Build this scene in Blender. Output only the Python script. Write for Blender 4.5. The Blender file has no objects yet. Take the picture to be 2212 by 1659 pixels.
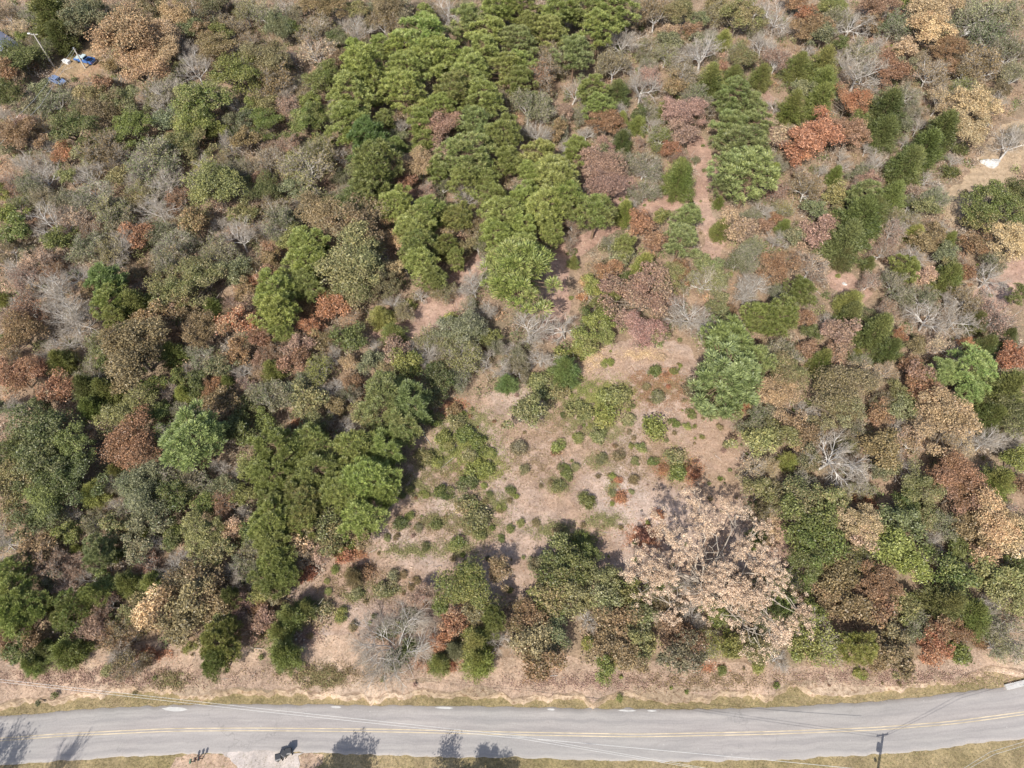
import bpy, math, re
import numpy as np
from mathutils import Vector, Matrix

# ---------------------------------------------------------------- camera, sky, sun, exposure
SC = bpy.context.scene
COL = SC.collection
F_PX, PITCH, CAM_H = 683.0, math.radians(58.4), 105.0
cam_d = bpy.data.cameras.new("camera"); cam = bpy.data.objects.new("camera", cam_d); COL.objects.link(cam)
cam.location = (0, 0, CAM_H); cam.rotation_euler = (math.pi/2 - PITCH, 0, 0)
cam_d.sensor_fit = 'HORIZONTAL'; cam_d.angle = 2*math.atan(512/F_PX); cam_d.clip_start = 0.5; cam_d.clip_end = 4000
SC.camera = cam
SUN_EL, SUN_AZ = 47.0, 204.0           # azimuth clockwise from +Y: the sun stands behind the camera, a little to the left
W = bpy.data.worlds.new("World"); SC.world = W; W.use_nodes = True
wn = W.node_tree; sky = wn.nodes.new("ShaderNodeTexSky"); sky.sky_type = 'NISHITA'; sky.sun_disc = False
sky.sun_elevation = math.radians(SUN_EL); sky.sun_rotation = math.radians(SUN_AZ); sky.dust_density = 2.0
bg = wn.nodes["Background"]; bg.inputs[1].default_value = 0.125; wn.links.new(sky.outputs[0], bg.inputs[0])
sl = bpy.data.lights.new("sun", 'SUN'); so = bpy.data.objects.new("sun", sl); COL.objects.link(so)
sl.energy = 4.5; sl.angle = math.radians(0.5); sl.color = (1.0, 0.95, 0.87)
a_ = math.radians(SUN_AZ); e_ = math.radians(SUN_EL)
SUNV = Vector((math.sin(a_)*math.cos(e_), math.cos(a_)*math.cos(e_), math.sin(e_)))
so.rotation_euler = SUNV.to_track_quat('Z', 'Y').to_euler(); so.location = (-40, -90, 120)
SC.view_settings.view_transform = 'Standard'; SC.view_settings.look = 'None'
SC.view_settings.exposure = 0.35; SC.view_settings.gamma = 1.0; SC.view_settings.use_curve_mapping = False

rng = np.random.default_rng(11)
GROUND_Z, LOW_Z = 0.0, -0.9

def at(px, py, z=0.0):
    """where the line of sight through a pixel of the 1024 x 768 photograph meets the height z"""
    a = (np.asarray(px, float)-512)/F_PX; b = (384-np.asarray(py, float))/F_PX
    dy = math.cos(PITCH)+b*math.sin(PITCH); dz = -math.sin(PITCH)+b*math.cos(PITCH)
    t = (CAM_H-z)/-dz
    return a*t, dy*t, t
def proj(x, y, z):
    dep = y*math.cos(PITCH)+(CAM_H-z)*math.sin(PITCH); up = y*math.sin(PITCH)-(CAM_H-z)*math.cos(PITCH)
    return 512+F_PX*x/dep, 384-F_PX*up/dep
def P2(x, y, z=0.0):                       # same, from the 2212 px wide view of the photograph
    q = at(x*0.46293, y*0.46293, z); return (float(q[0]), float(q[1]))

# ---------------------------------------------------------------- materials
def nm(name):
    m = bpy.data.materials.new(name); m.use_nodes = True
    nt = m.node_tree; b = nt.nodes["Principled BSDF"]
    return m, nt, b
def plain(name, col, rough=0.6, metal=0.0, vary=0.12, scale=6.0, spec=0.3):
    m, nt, b = nm(name)
    n = nt.nodes.new("ShaderNodeTexNoise"); n.inputs["Scale"].default_value = scale; n.inputs["Detail"].default_value = 5
    tc = nt.nodes.new("ShaderNodeTexCoord"); nt.links.new(tc.outputs["Object"], n.inputs["Vector"])
    r = nt.nodes.new("ShaderNodeValToRGB"); nt.links.new(n.outputs[0], r.inputs[0])
    r.color_ramp.elements[0].position = .3; r.color_ramp.elements[1].position = .7
    r.color_ramp.elements[0].color = [c*(1-vary) for c in col]+[1]; r.color_ramp.elements[1].color = [min(1, c*(1+vary)) for c in col]+[1]
    nt.links.new(r.outputs[0], b.inputs["Base Color"])
    b.inputs["Roughness"].default_value = rough; b.inputs["Metallic"].default_value = metal; b.inputs["Specular IOR Level"].default_value = spec
    return m
def ramp(nt, fac, stops):
    r = nt.nodes.new("ShaderNodeValToRGB"); cr = r.color_ramp
    while len(cr.elements) < len(stops): cr.elements.new(0.5)
    for e, (p, c) in zip(cr.elements, stops):
        e.position = p; e.color = (*c, 1) if len(c) == 3 else c
    nt.links.new(fac, r.inputs[0]); return r.outputs[0]
def noise(nt, scale, detail=4, rough=.55, vec=None, dist=0.0):
    n = nt.nodes.new("ShaderNodeTexNoise"); n.inputs["Scale"].default_value = scale
    n.inputs["Detail"].default_value = detail; n.inputs["Roughness"].default_value = rough; n.inputs["Distortion"].default_value = dist
    if vec is not None: nt.links.new(vec, n.inputs["Vector"])
    return n.outputs[0]
def mix(nt, fac, a, b, mode='MIX'):
    x = nt.nodes.new("ShaderNodeMix"); x.data_type = 'RGBA'; x.blend_type = mode
    for s, v in ((0, fac), (6, a), (7, b)):
        if isinstance(v, (int, float)): x.inputs[s].default_value = v
        elif isinstance(v, tuple): x.inputs[s].default_value = (*v, 1)
        else: nt.links.new(v, x.inputs[s])
    return x.outputs[2]
def mathn(nt, op, a, b=None):
    x = nt.nodes.new("ShaderNodeMath"); x.operation = op
    for i, v in enumerate((a, b)):
        if v is None: continue
        if isinstance(v, (int, float)): x.inputs[i].default_value = v
        else: nt.links.new(v, x.inputs[i])
    return x.outputs[0]

def soil_mat(name, big, fine_dark, fine_light, bumpy=0.35, fs=2.6):
    """dry ground: big = stops of a slow colour change, then leaf and grass speckle over it"""
    m, nt, b = nm(name); g = nt.nodes.new("ShaderNodeNewGeometry").outputs["Position"]
    c = ramp(nt, noise(nt, .075, 5, .6, g, .6), big)
    c2 = ramp(nt, noise(nt, .33, 4, .6, g, .4), [(.35, (.80,.79,.78)), (.65, (1.17,1.15,1.13))])
    c = mix(nt, 1.0, c, c2, 'MULTIPLY')
    c4 = ramp(nt, noise(nt, .95, 5, .7, g, .5), [(.36, (.80,.79,.76)), (.5, (1,1,1)), (.64, (1.13,1.11,1.08))]); c = mix(nt, .75, c, c4, 'MULTIPLY')
    f = noise(nt, fs, 6, .78, g); c3 = ramp(nt, f, [(.36, fine_dark), (.5, (1,1,1)), (.66, fine_light)])
    c = mix(nt, 1.0, c, c3, 'MULTIPLY')
    nt.links.new(c, b.inputs["Base Color"]); b.inputs["Roughness"].default_value = .95; b.inputs["Specular IOR Level"].default_value = .1
    bp = nt.nodes.new("ShaderNodeBump"); bp.inputs["Strength"].default_value = bumpy; bp.inputs["Distance"].default_value = .25
    nt.links.new(noise(nt, 1.4, 6, .75, g), bp.inputs["Height"]); nt.links.new(bp.outputs[0], b.inputs["Normal"])
    return m
M_FLOOR = soil_mat("leaf_litter_ground", [(.30, (.22,.18,.125)), (.45, (.29,.22,.155)), (.58, (.32,.23,.165)), (.70, (.37,.295,.22))], (.6,.57,.54), (1.25,1.22,1.2))
M_CLEAR = soil_mat("dry_grass_ground", [(.30, (.31,.225,.155)), (.44, (.37,.265,.20)), (.56, (.41,.315,.26)), (.70, (.48,.40,.355))], (.66,.62,.56), (1.2,1.19,1.17), .2)
M_PATH = soil_mat("footpath_soil", [(.3, (.34,.22,.17)), (.5, (.39,.265,.21)), (.7, (.43,.31,.25))], (.7,.66,.62), (1.15,1.13,1.1), .2)
M_STRIP = soil_mat("roadside_dry_grass", [(.30, (.33,.25,.195)), (.45, (.40,.30,.23)), (.56, (.45,.335,.25)), (.70, (.55,.445,.345))], (.64,.60,.56), (1.22,1.2,1.18), .2)
M_CLAY = soil_mat("eroded_clay", [(.32, (.27,.20,.13)), (.46, (.36,.28,.20)), (.56, (.43,.335,.25)), (.68, (.52,.42,.33))], (.5,.42,.36), (1.25,1.25,1.25), .8, 1.8)
M_VERGE = soil_mat("verge_grass", [(.3, (.20,.17,.085)), (.5, (.27,.22,.125)), (.7, (.34,.27,.17))], (.6,.62,.55), (1.35,1.3,1.25), .5, 3.2)
M_GRAVEL = soil_mat("gravel", [(.3, (.40,.37,.35)), (.5, (.46,.42,.40)), (.7, (.50,.45,.41))], (.82,.8,.8), (1.12,1.1,1.1), .15, 4)

def road_mat():
    m, nt, b = nm("asphalt"); g = nt.nodes.new("ShaderNodeNewGeometry").outputs["Position"]
    tc = nt.nodes.new("ShaderNodeUVMap").outputs[0]
    mp = nt.nodes.new("ShaderNodeMapping"); mp.inputs["Scale"].default_value = (.035, 3.2, 1); nt.links.new(tc, mp.inputs[0])
    streak = ramp(nt, noise(nt, 3.0, 5, .65, mp.outputs[0]), [(.35, (.86,.86,.87)), (.65, (1.1,1.09,1.08))])
    c = ramp(nt, noise(nt, .05, 3, .5, g), [(.35, (.32,.306,.288)), (.55, (.332,.310,.294)), (.7, (.345,.325,.308))])
    c = mix(nt, 1, c, streak, 'MULTIPLY')
    sx = nt.nodes.new("ShaderNodeSeparateXYZ"); nt.links.new(tc, sx.inputs[0])
    tracks = ramp(nt, sx.outputs[1], [(0, (1.05,1.03,1.0)), (.06, (.97,.97,.97)), (.14, (1.02,1.02,1.02)), (.24, (.96,.96,.97)), (.34, (1.03,1.02,1.02)), (.48, (.98,.96,.96)), (.6, (1.03,1.03,1.03)), (.72, (.95,.95,.96)), (.83, (1.02,1.02,1.02)), (.95, (.93,.93,.94)), (1, (1.02,1,.97))])
    c = mix(nt, 1, c, tracks, 'MULTIPLY')
    spec = ramp(nt, noise(nt, 5, 6, .8, g), [(.3, (.88,.88,.88)), (.5, (1,1,1)), (.7, (1.1,1.1,1.1))])
    c = mix(nt, 1, c, spec, 'MULTIPLY')
    cr = nt.nodes.new("ShaderNodeTexVoronoi"); cr.feature = 'DISTANCE_TO_EDGE'; cr.inputs["Scale"].default_value = .13
    wob = nt.nodes.new("ShaderNodeVectorMath"); wob.operation = 'ADD'; nz = nt.nodes.new("ShaderNodeTexNoise"); nz.inputs["Scale"].default_value = .5; nz.inputs["Detail"].default_value = 5; nt.links.new(g, nz.inputs["Vector"])
    sc_ = nt.nodes.new("ShaderNodeVectorMath"); sc_.operation = 'SCALE'; sc_.inputs["Scale"].default_value = 5; nt.links.new(nz.outputs["Color"], sc_.inputs[0]); nt.links.new(g, wob.inputs[0]); nt.links.new(sc_.outputs[0], wob.inputs[1]); nt.links.new(wob.outputs[0], cr.inputs["Vector"])
    crack = ramp(nt, cr.outputs["Distance"], [(0, (1,1,1)), (.006, (.6,.6,.6)), (.014, (0,0,0))]); crack = mathn(nt, 'MULTIPLY', crack, ramp(nt, noise(nt, .11, 2, .5, g), [(.50, (0,0,0)), (.64, (.38,.38,.38))]))
    c = mix(nt, crack, c, (.15,.145,.14))
    stain = ramp(nt, noise(nt, .42, 6, .75, g, .8), [(.60, (0,0,0)), (.72, (.35,.35,.35))]); c = mix(nt, stain, c, (.24,.225,.21))
    v = nt.nodes.new("ShaderNodeTexVoronoi"); v.inputs["Scale"].default_value = .55; nt.links.new(g, v.inputs["Vector"])
    fleck = ramp(nt, v.outputs["Distance"], [(.0, (1,1,1)), (.035, (1,1,1)), (.06, (0,0,0))])
    c = mix(nt, mathn(nt, 'MULTIPLY', fleck, .5), c, (.5,.48,.45))
    nt.links.new(c, b.inputs["Base Color"]); b.inputs["Roughness"].default_value = .9; b.inputs["Specular IOR Level"].default_value = .2
    return m
M_ROAD = road_mat()
M_LINE = plain("worn_yellow_paint", (.53,.44,.30), .8, vary=.26, scale=.7)
M_CONC = plain("pale_concrete", (.47,.46,.44), .9, vary=.12, scale=2)
M_BARK = plain("bark", (.20,.165,.13), .95, vary=.3, scale=3)
M_PBARK = plain("pine_bark", (.22,.15,.10), .95, vary=.3, scale=3)
M_GREY = plain("grey_bare_wood", (.42,.365,.30), .9, vary=.25, scale=1.5)
M_PALE = plain("pale_weathered_wood", (.56,.53,.49), .9, vary=.2, scale=1.5)
M_TWIG = plain("brown_twigs", (.27,.21,.175), .95, vary=.25, scale=1.5)

def leaf_mat(name, transl=.2):
    """leaf_a and leaf_b are custom properties of each crown (two natural leaf tones), rnd a value per leaf"""
    m, nt, b = nm(name); nt.nodes.remove(b)
    def att(n, t='GEOMETRY'):
        x = nt.nodes.new("ShaderNodeAttribute"); x.attribute_type = t; x.attribute_name = n; return x
    A, B, R = att("leaf_a", 'OBJECT').outputs["Color"], att("leaf_b", 'OBJECT').outputs["Color"], att("rnd").outputs["Fac"]
    H = att("patch").outputs["Fac"]
    tc = nt.nodes.new("ShaderNodeTexCoord").outputs["Object"]
    f = mathn(nt, 'ADD', mathn(nt, 'MULTIPLY', H, .55), mathn(nt, 'MULTIPLY', R, .45))
    fr = nt.nodes.new("ShaderNodeMapRange"); fr.inputs[1].default_value = .3; fr.inputs[2].default_value = .7; nt.links.new(f, fr.inputs[0])
    c = mix(nt, fr.outputs[0], A, B)
    r2 = mathn(nt, 'FRACT', mathn(nt, 'MULTIPLY', R, 17.3))
    c = mix(nt, 1, c, ramp(nt, r2, [(0, (.5,.52,.55)), (.5, (.95,.95,.92)), (1, (1.55,1.5,1.35))]), 'MULTIPLY')
    d = nt.nodes.new("ShaderNodeBsdfDiffuse"); t = nt.nodes.new("ShaderNodeBsdfTranslucent"); g = nt.nodes.new("ShaderNodeBsdfGlossy")
    nt.links.new(c, d.inputs[0]); nt.links.new(c, t.inputs[0]); g.inputs["Roughness"].default_value = .45
    s1 = nt.nodes.new("ShaderNodeMixShader"); s1.inputs[0].default_value = transl
    nt.links.new(d.outputs[0], s1.inputs[1]); nt.links.new(t.outputs[0], s1.inputs[2])
    s2 = nt.nodes.new("ShaderNodeMixShader"); s2.inputs[0].default_value = .035
    nt.links.new(s1.outputs[0], s2.inputs[1]); nt.links.new(g.outputs[0], s2.inputs[2])
    nt.links.new(s2.outputs[0], nt.nodes["Material Output"].inputs[0])
    return m
M_LEAF = leaf_mat("leaves"); M_NEEDLE = leaf_mat("needles", .12)
def vcol_mat(name):
    m, nt, b = nm(name); a = nt.nodes.new("ShaderNodeAttribute"); a.attribute_name = "tone"
    nt.links.new(a.outputs["Color"], b.inputs["Base Color"]); b.inputs["Roughness"].default_value = .9; b.inputs["Specular IOR Level"].default_value = .15
    return m
M_VC = vcol_mat("mixed_dry_plants")

# ---------------------------------------------------------------- mesh helpers
def mesh_np(name, V, Q=None, T=None, attrs=None, mat=None, cols=None, uv=None):
    V = np.asarray(V, np.float32); me = bpy.data.meshes.new(name)
    Q = np.zeros((0,4), np.int32) if Q is None else np.asarray(Q, np.int32).reshape(-1,4)
    T = np.zeros((0,3), np.int32) if T is None else np.asarray(T, np.int32).reshape(-1,3)
    me.vertices.add(len(V)); me.vertices.foreach_set("co", V.ravel())
    me.loops.add(Q.size+T.size); me.polygons.add(len(Q)+len(T))
    me.loops.foreach_set("vertex_index", np.concatenate([Q.ravel(), T.ravel()]).astype(np.int32))
    me.polygons.foreach_set("loop_start", np.concatenate([np.arange(len(Q))*4, Q.size+np.arange(len(T))*3]).astype(np.int32))
    me.update(calc_edges=True)
    for k, v in (attrs or {}).items():
        a = me.attributes.new(k, 'FLOAT', 'POINT'); a.data.foreach_set("value", np.asarray(v, np.float32))
    if cols is not None:
        a = me.attributes.new("tone", 'FLOAT_COLOR', 'POINT'); c = np.ones((len(V),4), np.float32); c[:,:3] = cols; a.data.foreach_set("color", c.ravel())
    if mat: me.materials.append(mat)
    return me
def unit(v): return v/np.maximum(np.linalg.norm(v, axis=-1, keepdims=True), 1e-9)
def rdirs(r, n): return unit(r.normal(size=(n,3)))

def leaf_geo(r, P, size, out=None, upness=.5, aspect=.62):
    """one diamond-shaped leaf or leaf spray per point"""
    n = len(P); N = rdirs(r, n)+np.array([0,0,upness])
    if out is not None: N = N+out*.5
    N = unit(N); U = unit(np.cross(N, rdirs(r, n))); Vv = np.cross(N, U)
    s = size*r.uniform(.65, 1.35, n)
    s = s[:,None]; V = np.stack([P-U*s, P-Vv*s*aspect+N*s*.15, P+U*s, P+Vv*s*aspect+N*s*.15], 1).reshape(-1,3)
    Q = np.arange(n*4).reshape(n,4); return V, Q
def spike_geo(r, P, D, length, width):
    """one pointed tuft of needles per point, growing along D"""
    n = len(P); S = unit(np.cross(D, rdirs(r, n))); L = length*r.uniform(.7,1.3,n)[:,None]
    V = np.stack([P-S*width*.5, P+S*width*.5, P+D*L+S*width*.25, P+D*L-S*width*.25], 1).reshape(-1,3); return V, np.arange(n*4).reshape(n,4)
def tubes(segs, sides=4):
    """segs rows: p0, p1, r0, r1"""
    S = np.asarray(segs, float).reshape(-1,8); n = len(S)
    if n == 0: return np.zeros((0,3)), np.zeros((0,4), int)
    A, B, ra, rb = S[:,:3], S[:,3:6], S[:,6], S[:,7]; D = unit(B-A)
    ref = np.where(np.abs(D[:,2:3])>.9, [[1,0,0]], [[0,0,1]]); U = unit(np.cross(D, ref)); Vv = np.cross(D, U)
    t = np.arange(sides)*2*np.pi/sides; ring = U[:,None]*np.cos(t)[None,:,None]+Vv[:,None]*np.sin(t)[None,:,None]
    V = np.concatenate([A[:,None]+ring*ra[:,None,None], B[:,None]+ring*rb[:,None,None]], 1).reshape(-1,3)
    i = np.arange(sides); j = (i+1)%sides; q = np.stack([i, j, j+sides, i+sides], 1)
    return V, (q[None]+(np.arange(n)*2*sides)[:,None,None]).reshape(-1,4)
def join(parts):
    V, Q, o = [], [], 0
    for v, q in parts: V.append(v); Q.append(q+o); o += len(v)
    return np.concatenate(V), np.concatenate(Q)

def skeleton(r, H, width, trunk_h=.3, kids=(6,5,4,4), r0=.22, up=.25, droop=0.0, stems=1, lens=None, tw=.016):
    """bare branching frame; returns segments and the tips of the last two orders"""
    segs, tips = [], []
    L = lens or (width*.36, width*.22, width*.13, width*.085, width*.05)
    def branch(p, d, ln, rad, lvl, nseg=3):
        pts = [p]; dd = d
        for k in range(nseg):
            dd = unit(dd+r.normal(size=3)*.17+np.array([0,0,up*(.5 if lvl < 2 else .8)-droop*lvl])*.35)
            q = pts[-1]+dd*ln/nseg; ra = rad*(1-.6*k/nseg); rb = rad*(1-.6*(k+1)/nseg)
            segs.append((*pts[-1], *q, ra, rb, lvl)); pts.append(q)
        if lvl >= len(kids): tips.append(pts[-1]); tips.append(pts[-2]); return
        for c in range(kids[lvl]):
            f = .35+.65*(c+r.uniform(.2,1))/kids[lvl]; f = min(f, 1); k = min(int(f*nseg), nseg-1); w = f*nseg-k
            q = pts[k]*(1-w)+pts[k+1]*w; side = unit(np.cross(dd, r.normal(size=3)))
            ang = r.uniform(.45, 1.0) if c < kids[lvl]-1 else .2
            branch(q, unit(dd*math.cos(ang)+side*math.sin(ang)), L[lvl+1]*r.uniform(.75,1.25), max(rad*.45, tw*.6), lvl+1, 3 if lvl < 2 else 2)
    for s in range(stems):
        base = np.array([0,0,-.15])
        if stems > 1:
            t = s*2*np.pi/stems+r.uniform(-.3,.3); d = unit(np.array([math.cos(t)*.8, math.sin(t)*.8, .9])); base = np.array([math.cos(t)*.5, math.sin(t)*.5, -.15])
            branch(base, d, L[0]*1.3, r0*.6, 0)
            continue
        top = np.array([r.uniform(-.3,.3), r.uniform(-.3,.3), H*trunk_h]); segs.append((*base, *top, r0, r0*.75, 0))
        n0 = kids[0]
        for c in range(n0):
            t = c*2*np.pi/n0+r.uniform(-.35,.35); el = r.uniform(.35, .95) if c else 1.4
            d = np.array([math.cos(t)*math.cos(el), math.sin(t)*math.cos(el), math.sin(el)])
            branch(top-np.array([0,0,r.uniform(0,.12)*H]), d, L[0]*r.uniform(.85,1.2), r0*.5, 0)
    S = np.array(segs); T = np.array(tips)
    # bring the frame to the wanted height and width
    zmax = S[:,5].max(); rad = np.percentile(np.hypot(T[:,0], T[:,1]), 94)
    k = np.array([width/2/rad, width/2/rad, H/zmax])
    S[:,:3] *= k; S[:,3:6] *= k; T = T*k
    return S, T
def frame_meshes(name, S, mats, tw):
    big = S[S[:,8] <= 2].copy(); small = S[S[:,8] > 2]; big[:,6:8] = np.maximum(big[:,6:8], tw*.9)
    a = tubes(big[:,:8], 5); me_a = mesh_np(name+"_trunk", a[0], a[1], mat=mats[0])
    s = small[:,:8].copy(); s[:,6:] = np.maximum(s[:,6:], tw*.55)
    b = tubes(s, 3); me_b = mesh_np(name+"_branches", b[0], b[1], mat=mats[1])
    return me_a, me_b

# ---------------------------------------------------------------- tree prototypes (reference crown width 8 m)
PROTO = {}
def crown_attrs(V, P, r, nper, blob=2.2, **kw):
    n = len(V)//nper; per_clump = kw.get('per_clump')
    cells = np.sin(P[:,0]/blob*2.1+r.uniform(0,6))+np.sin(P[:,1]/blob*2.3+r.uniform(0,6))+np.sin(P[:,2]/blob*2.7+r.uniform(0,6))
    patch = np.clip(.5+cells/5.0, 0, 1)
    if per_clump: patch = np.clip(.45*patch+.55*r.uniform(0,1,n//per_clump+1).repeat(per_clump)[:n], 0, 1)
    return {"rnd": np.repeat(r.uniform(0,1,n), nper), "patch": np.repeat(patch, nper)}
def clump_points(r, centers, rad, per, shell=.55):
    k = len(centers); D = rdirs(r, k*per); D[:,2] = np.where(D[:,2] < -.25, -D[:,2], D[:,2])
    rr = rad[:,None].repeat(per,1).ravel()*(r.uniform(shell**3, 1, k*per)**(1/3))
    rag = 1+.35*np.sin(D[:,0]*5+np.arange(k).repeat(per)*1.7)*np.sin(D[:,1]*4.3)
    return centers.repeat(per, 0)+D*(rr*rag)[:,None]*np.array([1,1,.8]), D
def oak_mesh(i, name, wid=8., H=8., nclump=62, per=250, leaf=.105, crad=1.05, low=.3, gaps=0, sparse=0, lobes=.22):
    r = np.random.default_rng(100+i)
    cz, az = H*.58, H*.42
    D = rdirs(r, nclump*3); D[:,2] = np.where(D[:,2] < -low, np.abs(D[:,2]), D[:,2])
    ph = r.uniform(0, 6.28, 6)
    def rad(D): 
        th = np.arctan2(D[:,1], D[:,0]); return 1+lobes*np.sin(2*th+ph[0])*.6+lobes*np.sin(3*th+ph[1])+lobes*.6*np.sin(5*th+ph[2])+lobes*.4*np.sin(4*D[:,2]+ph[3])
    rr = rad(D)*(r.uniform(.45, 1, len(D))**.45)
    C = D*rr[:,None]*np.array([wid/2-crad*.6, wid/2-crad*.6, az-crad*.4])+np.array([0,0,cz])
    for g in range(gaps):
        gd = unit(np.array([r.normal(), r.normal(), r.uniform(0, .8)])); C = C[(unit(C-[0,0,cz])@gd) < .88]
    C = C[:nclump]; rad_c = crad*r.uniform(.6, 1.35, len(C))
    P, Dn = clump_points(r, C, rad_c, per)
    P = P+r.normal(size=P.shape)*.07; V, Q = leaf_geo(r, P, leaf, Dn); crown = mesh_np(name+"_crown", V, Q, attrs=crown_attrs(V, P, r, 4, per_clump=per), mat=M_LEAF)
    segs = [(0,0,-.15, 0,0,H*.32, wid*.03, wid*.022)]
    for c in C[::2]:
        b = np.array([0,0,H*r.uniform(.22,.42)]); m = b*.45+c*.55+r.normal(size=3)*.25; m[2] += .2
        segs.append((*b, *m, wid*.011, wid*.007)); segs.append((*m, *c, wid*.007, wid*.003))
        for _ in range(2):
            e = c+rdirs(r,1)[0]*crad*.9; segs.append((*c, *e, wid*.003, wid*.0015))
    tv, tq = tubes(segs, 5); trunk = mesh_np(name+"_trunk", tv, tq, mat=M_BARK)
    return trunk, crown
PROTO['O'] = [oak_mesh(0,"round_oak"), oak_mesh(1,"open_oak",gaps=2,lobes=.3), oak_mesh(2,"lobed_oak",nclump=46,crad=1.25,per=330,lobes=.35),
              oak_mesh(3,"fine_oak",nclump=95,per=150,leaf=.095,crad=.75), oak_mesh(4,"ragged_oak",nclump=50,gaps=3,lobes=.4,crad=1.0), oak_mesh(5,"tall_oak",H=9.5,nclump=68,lobes=.25)]
PROTO['o'] = [oak_mesh(10+k,"small_oak",wid=4.,H=4.6,nclump=26,per=170,leaf=.095,crad=.66,gaps=k%2,lobes=.28) for k in range(4)]

def pine_mesh(i, name, wid=8., H=12., npuff=105, per=150, pr=.85):
    r = np.random.default_rng(200+i)
    z0 = .38; u = r.uniform(0,1,npuff)**.8; th = r.uniform(0, 6.283, npuff); ph = r.uniform(0,6.28,3)
    prof = np.sqrt(np.clip(1-(np.maximum(u-.25,0)/.78)**2.1, 0, 1))*(.62+.38*np.minimum(u/.3,1))
    rad = (wid/2-pr*.6)*prof*(r.uniform(.04,1,npuff)**.42)*(1+.2*np.sin(2*th+ph[0])+.14*np.sin(3*th+ph[1]))
    C = np.stack([np.cos(th)*rad, np.sin(th)*rad, H*(z0+(1-z0)*u)-pr*.5*np.cos(th*0)], 1)
    k = len(C); rp = pr*r.uniform(.65,1.25,k)
    D = rdirs(r, k*per); D[:,2] = np.where(D[:,2] < -.2, -D[:,2], D[:,2]); D = unit(D+[0,0,.25])
    rr = rp.repeat(per); P = C.repeat(per,0)+D*(rr*r.uniform(.35,.8,k*per))[:,None]*np.array([1,1,.75])
    V, Q = spike_geo(r, P, D, .30, .085)
    at_ = crown_attrs(V, P, r, 4, per_clump=per); crown = mesh_np(name+"_crown", V, Q, attrs=at_, mat=M_NEEDLE)
    segs = [(0,0,-.15, .1,0,H*.5, wid*.028, wid*.02), (.1,0,H*.5, 0,0,H*.95, wid*.02, wid*.006)]
    for c in C: 
        b = np.array([0,0,max(c[2]-.12*H*r.uniform(.4,1), H*.3)]); segs.append((*b, *c, wid*.007, wid*.003))
    tv, tq = tubes(segs, 5); trunk = mesh_np(name+"_trunk", tv, tq, mat=M_PBARK)
    return trunk, crown
PROTO['P'] = [pine_mesh(0,"pine_a"), pine_mesh(1,"pine_b",npuff=130,pr=.75), pine_mesh(2,"pine_c",npuff=88,pr=1.0,per=190), pine_mesh(3,"pine_d",H=11,npuff=100,pr=.88), pine_mesh(4,"pine_e",npuff=85,pr=.9)]

def cedar_mesh(i, name, wid=8., H=11., n=13000, fullness=1.3):
    r = np.random.default_rng(300+i); nb = 170
    # boughs rising in whorls, each a feathery spray
    u = (np.arange(nb)+.5)/nb; th = np.arange(nb)*2.39996+r.uniform(-.3,.3,nb); ph = r.uniform(0,6.28,2)
    R = wid/2*np.clip((1-u**fullness), .04, 1)**.72*np.minimum(1, .72+u*1.6)*r.uniform(.42,1.25,nb)*(1+.16*np.sin(2*th+ph[0]+u*3)+.1*np.sin(5*th+u*9))
    tip = np.stack([np.cos(th)*R, np.sin(th)*R, H*(.06+.94*u)], 1); root = np.stack([0*R, 0*R, H*(.02+.88*u)], 1)
    b = r.integers(0, nb, n); b = np.concatenate([b, r.integers(0, nb//2, n//3)]); n = len(b)
    f = r.uniform(.3,1,n)**.6; P = root[b]*(1-f)[:,None]+tip[b]*f[:,None]+r.normal(size=(n,3))*np.array([.34,.34,.28])
    D = unit((tip-root)[b]+rdirs(r,n)*.9*np.linalg.norm((tip-root)[b],axis=1)[:,None]+[0,0,.8])
    V, Q = spike_geo(r, P, D, .36, .09)
    crown = mesh_np(name+"_crown", V, Q, attrs=crown_attrs(V, P, r, 4, 3.5), mat=M_NEEDLE)
    tv, tq = tubes([(0,0,-.15, 0,0,H*.9, wid*.03, wid*.005)]+[(*root[k], *(root[k]*.3+tip[k]*.7), .05, .02) for k in range(0,nb,4)], 5)
    return mesh_np(name+"_trunk", tv, tq, mat=M_PBARK), crown
PROTO['C'] = [cedar_mesh(0,"cedar_a"), cedar_mesh(1,"cedar_b",fullness=1.7,H=10), cedar_mesh(2,"cedar_c",fullness=2.2,H=9)]

def bare_mesh(i, name, wid=8., H=9., kids=(6,4,4,4), mats=(M_PALE,M_GREY), tw=.04, **k):
    r = np.random.default_rng(400+i); S, T = skeleton(r, H, wid, kids=kids, tw=tw, **k)
    return (*frame_meshes(name, S, mats, tw), T)
PROTO['B'] = [bare_mesh(0,"bare_a",tw=.022), bare_mesh(1,"bare_b",kids=(7,4,4,3),H=8,tw=.024), bare_mesh(2,"bare_c",kids=(5,5,4,4),H=10,up=.5,tw=.022), bare_mesh(3,"bare_d",kids=(6,4,4,4),H=7.5,up=0,tw=.022)]
def half_mesh(i, name, nleaf=5200, leaf=.11, H=8.):
    r = np.random.default_rng(500+i); S, T = skeleton(r, H, 8., kids=(6,4,4,3), tw=.02)
    big = S[S[:,8] <= 1]; small = S[S[:,8] > 1]
    s = small[:,:8].copy(); s[:,6:] = np.maximum(s[:,6:], .021)
    trunk = mesh_np(name+"_trunk", *tubes(big[:,:8], 5), mat=M_PALE)
    br = mesh_np(name+"_branches", *tubes(s, 3), mat=M_GREY)
    P = T[r.integers(0, len(T), nleaf)]+r.normal(size=(nleaf,3))*.27
    V, Q = leaf_geo(r, P, leaf, None, .6)
    return trunk, br, mesh_np(name+"_foliage", V, Q, attrs=crown_attrs(V, P, r, 4), mat=M_LEAF)
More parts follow.
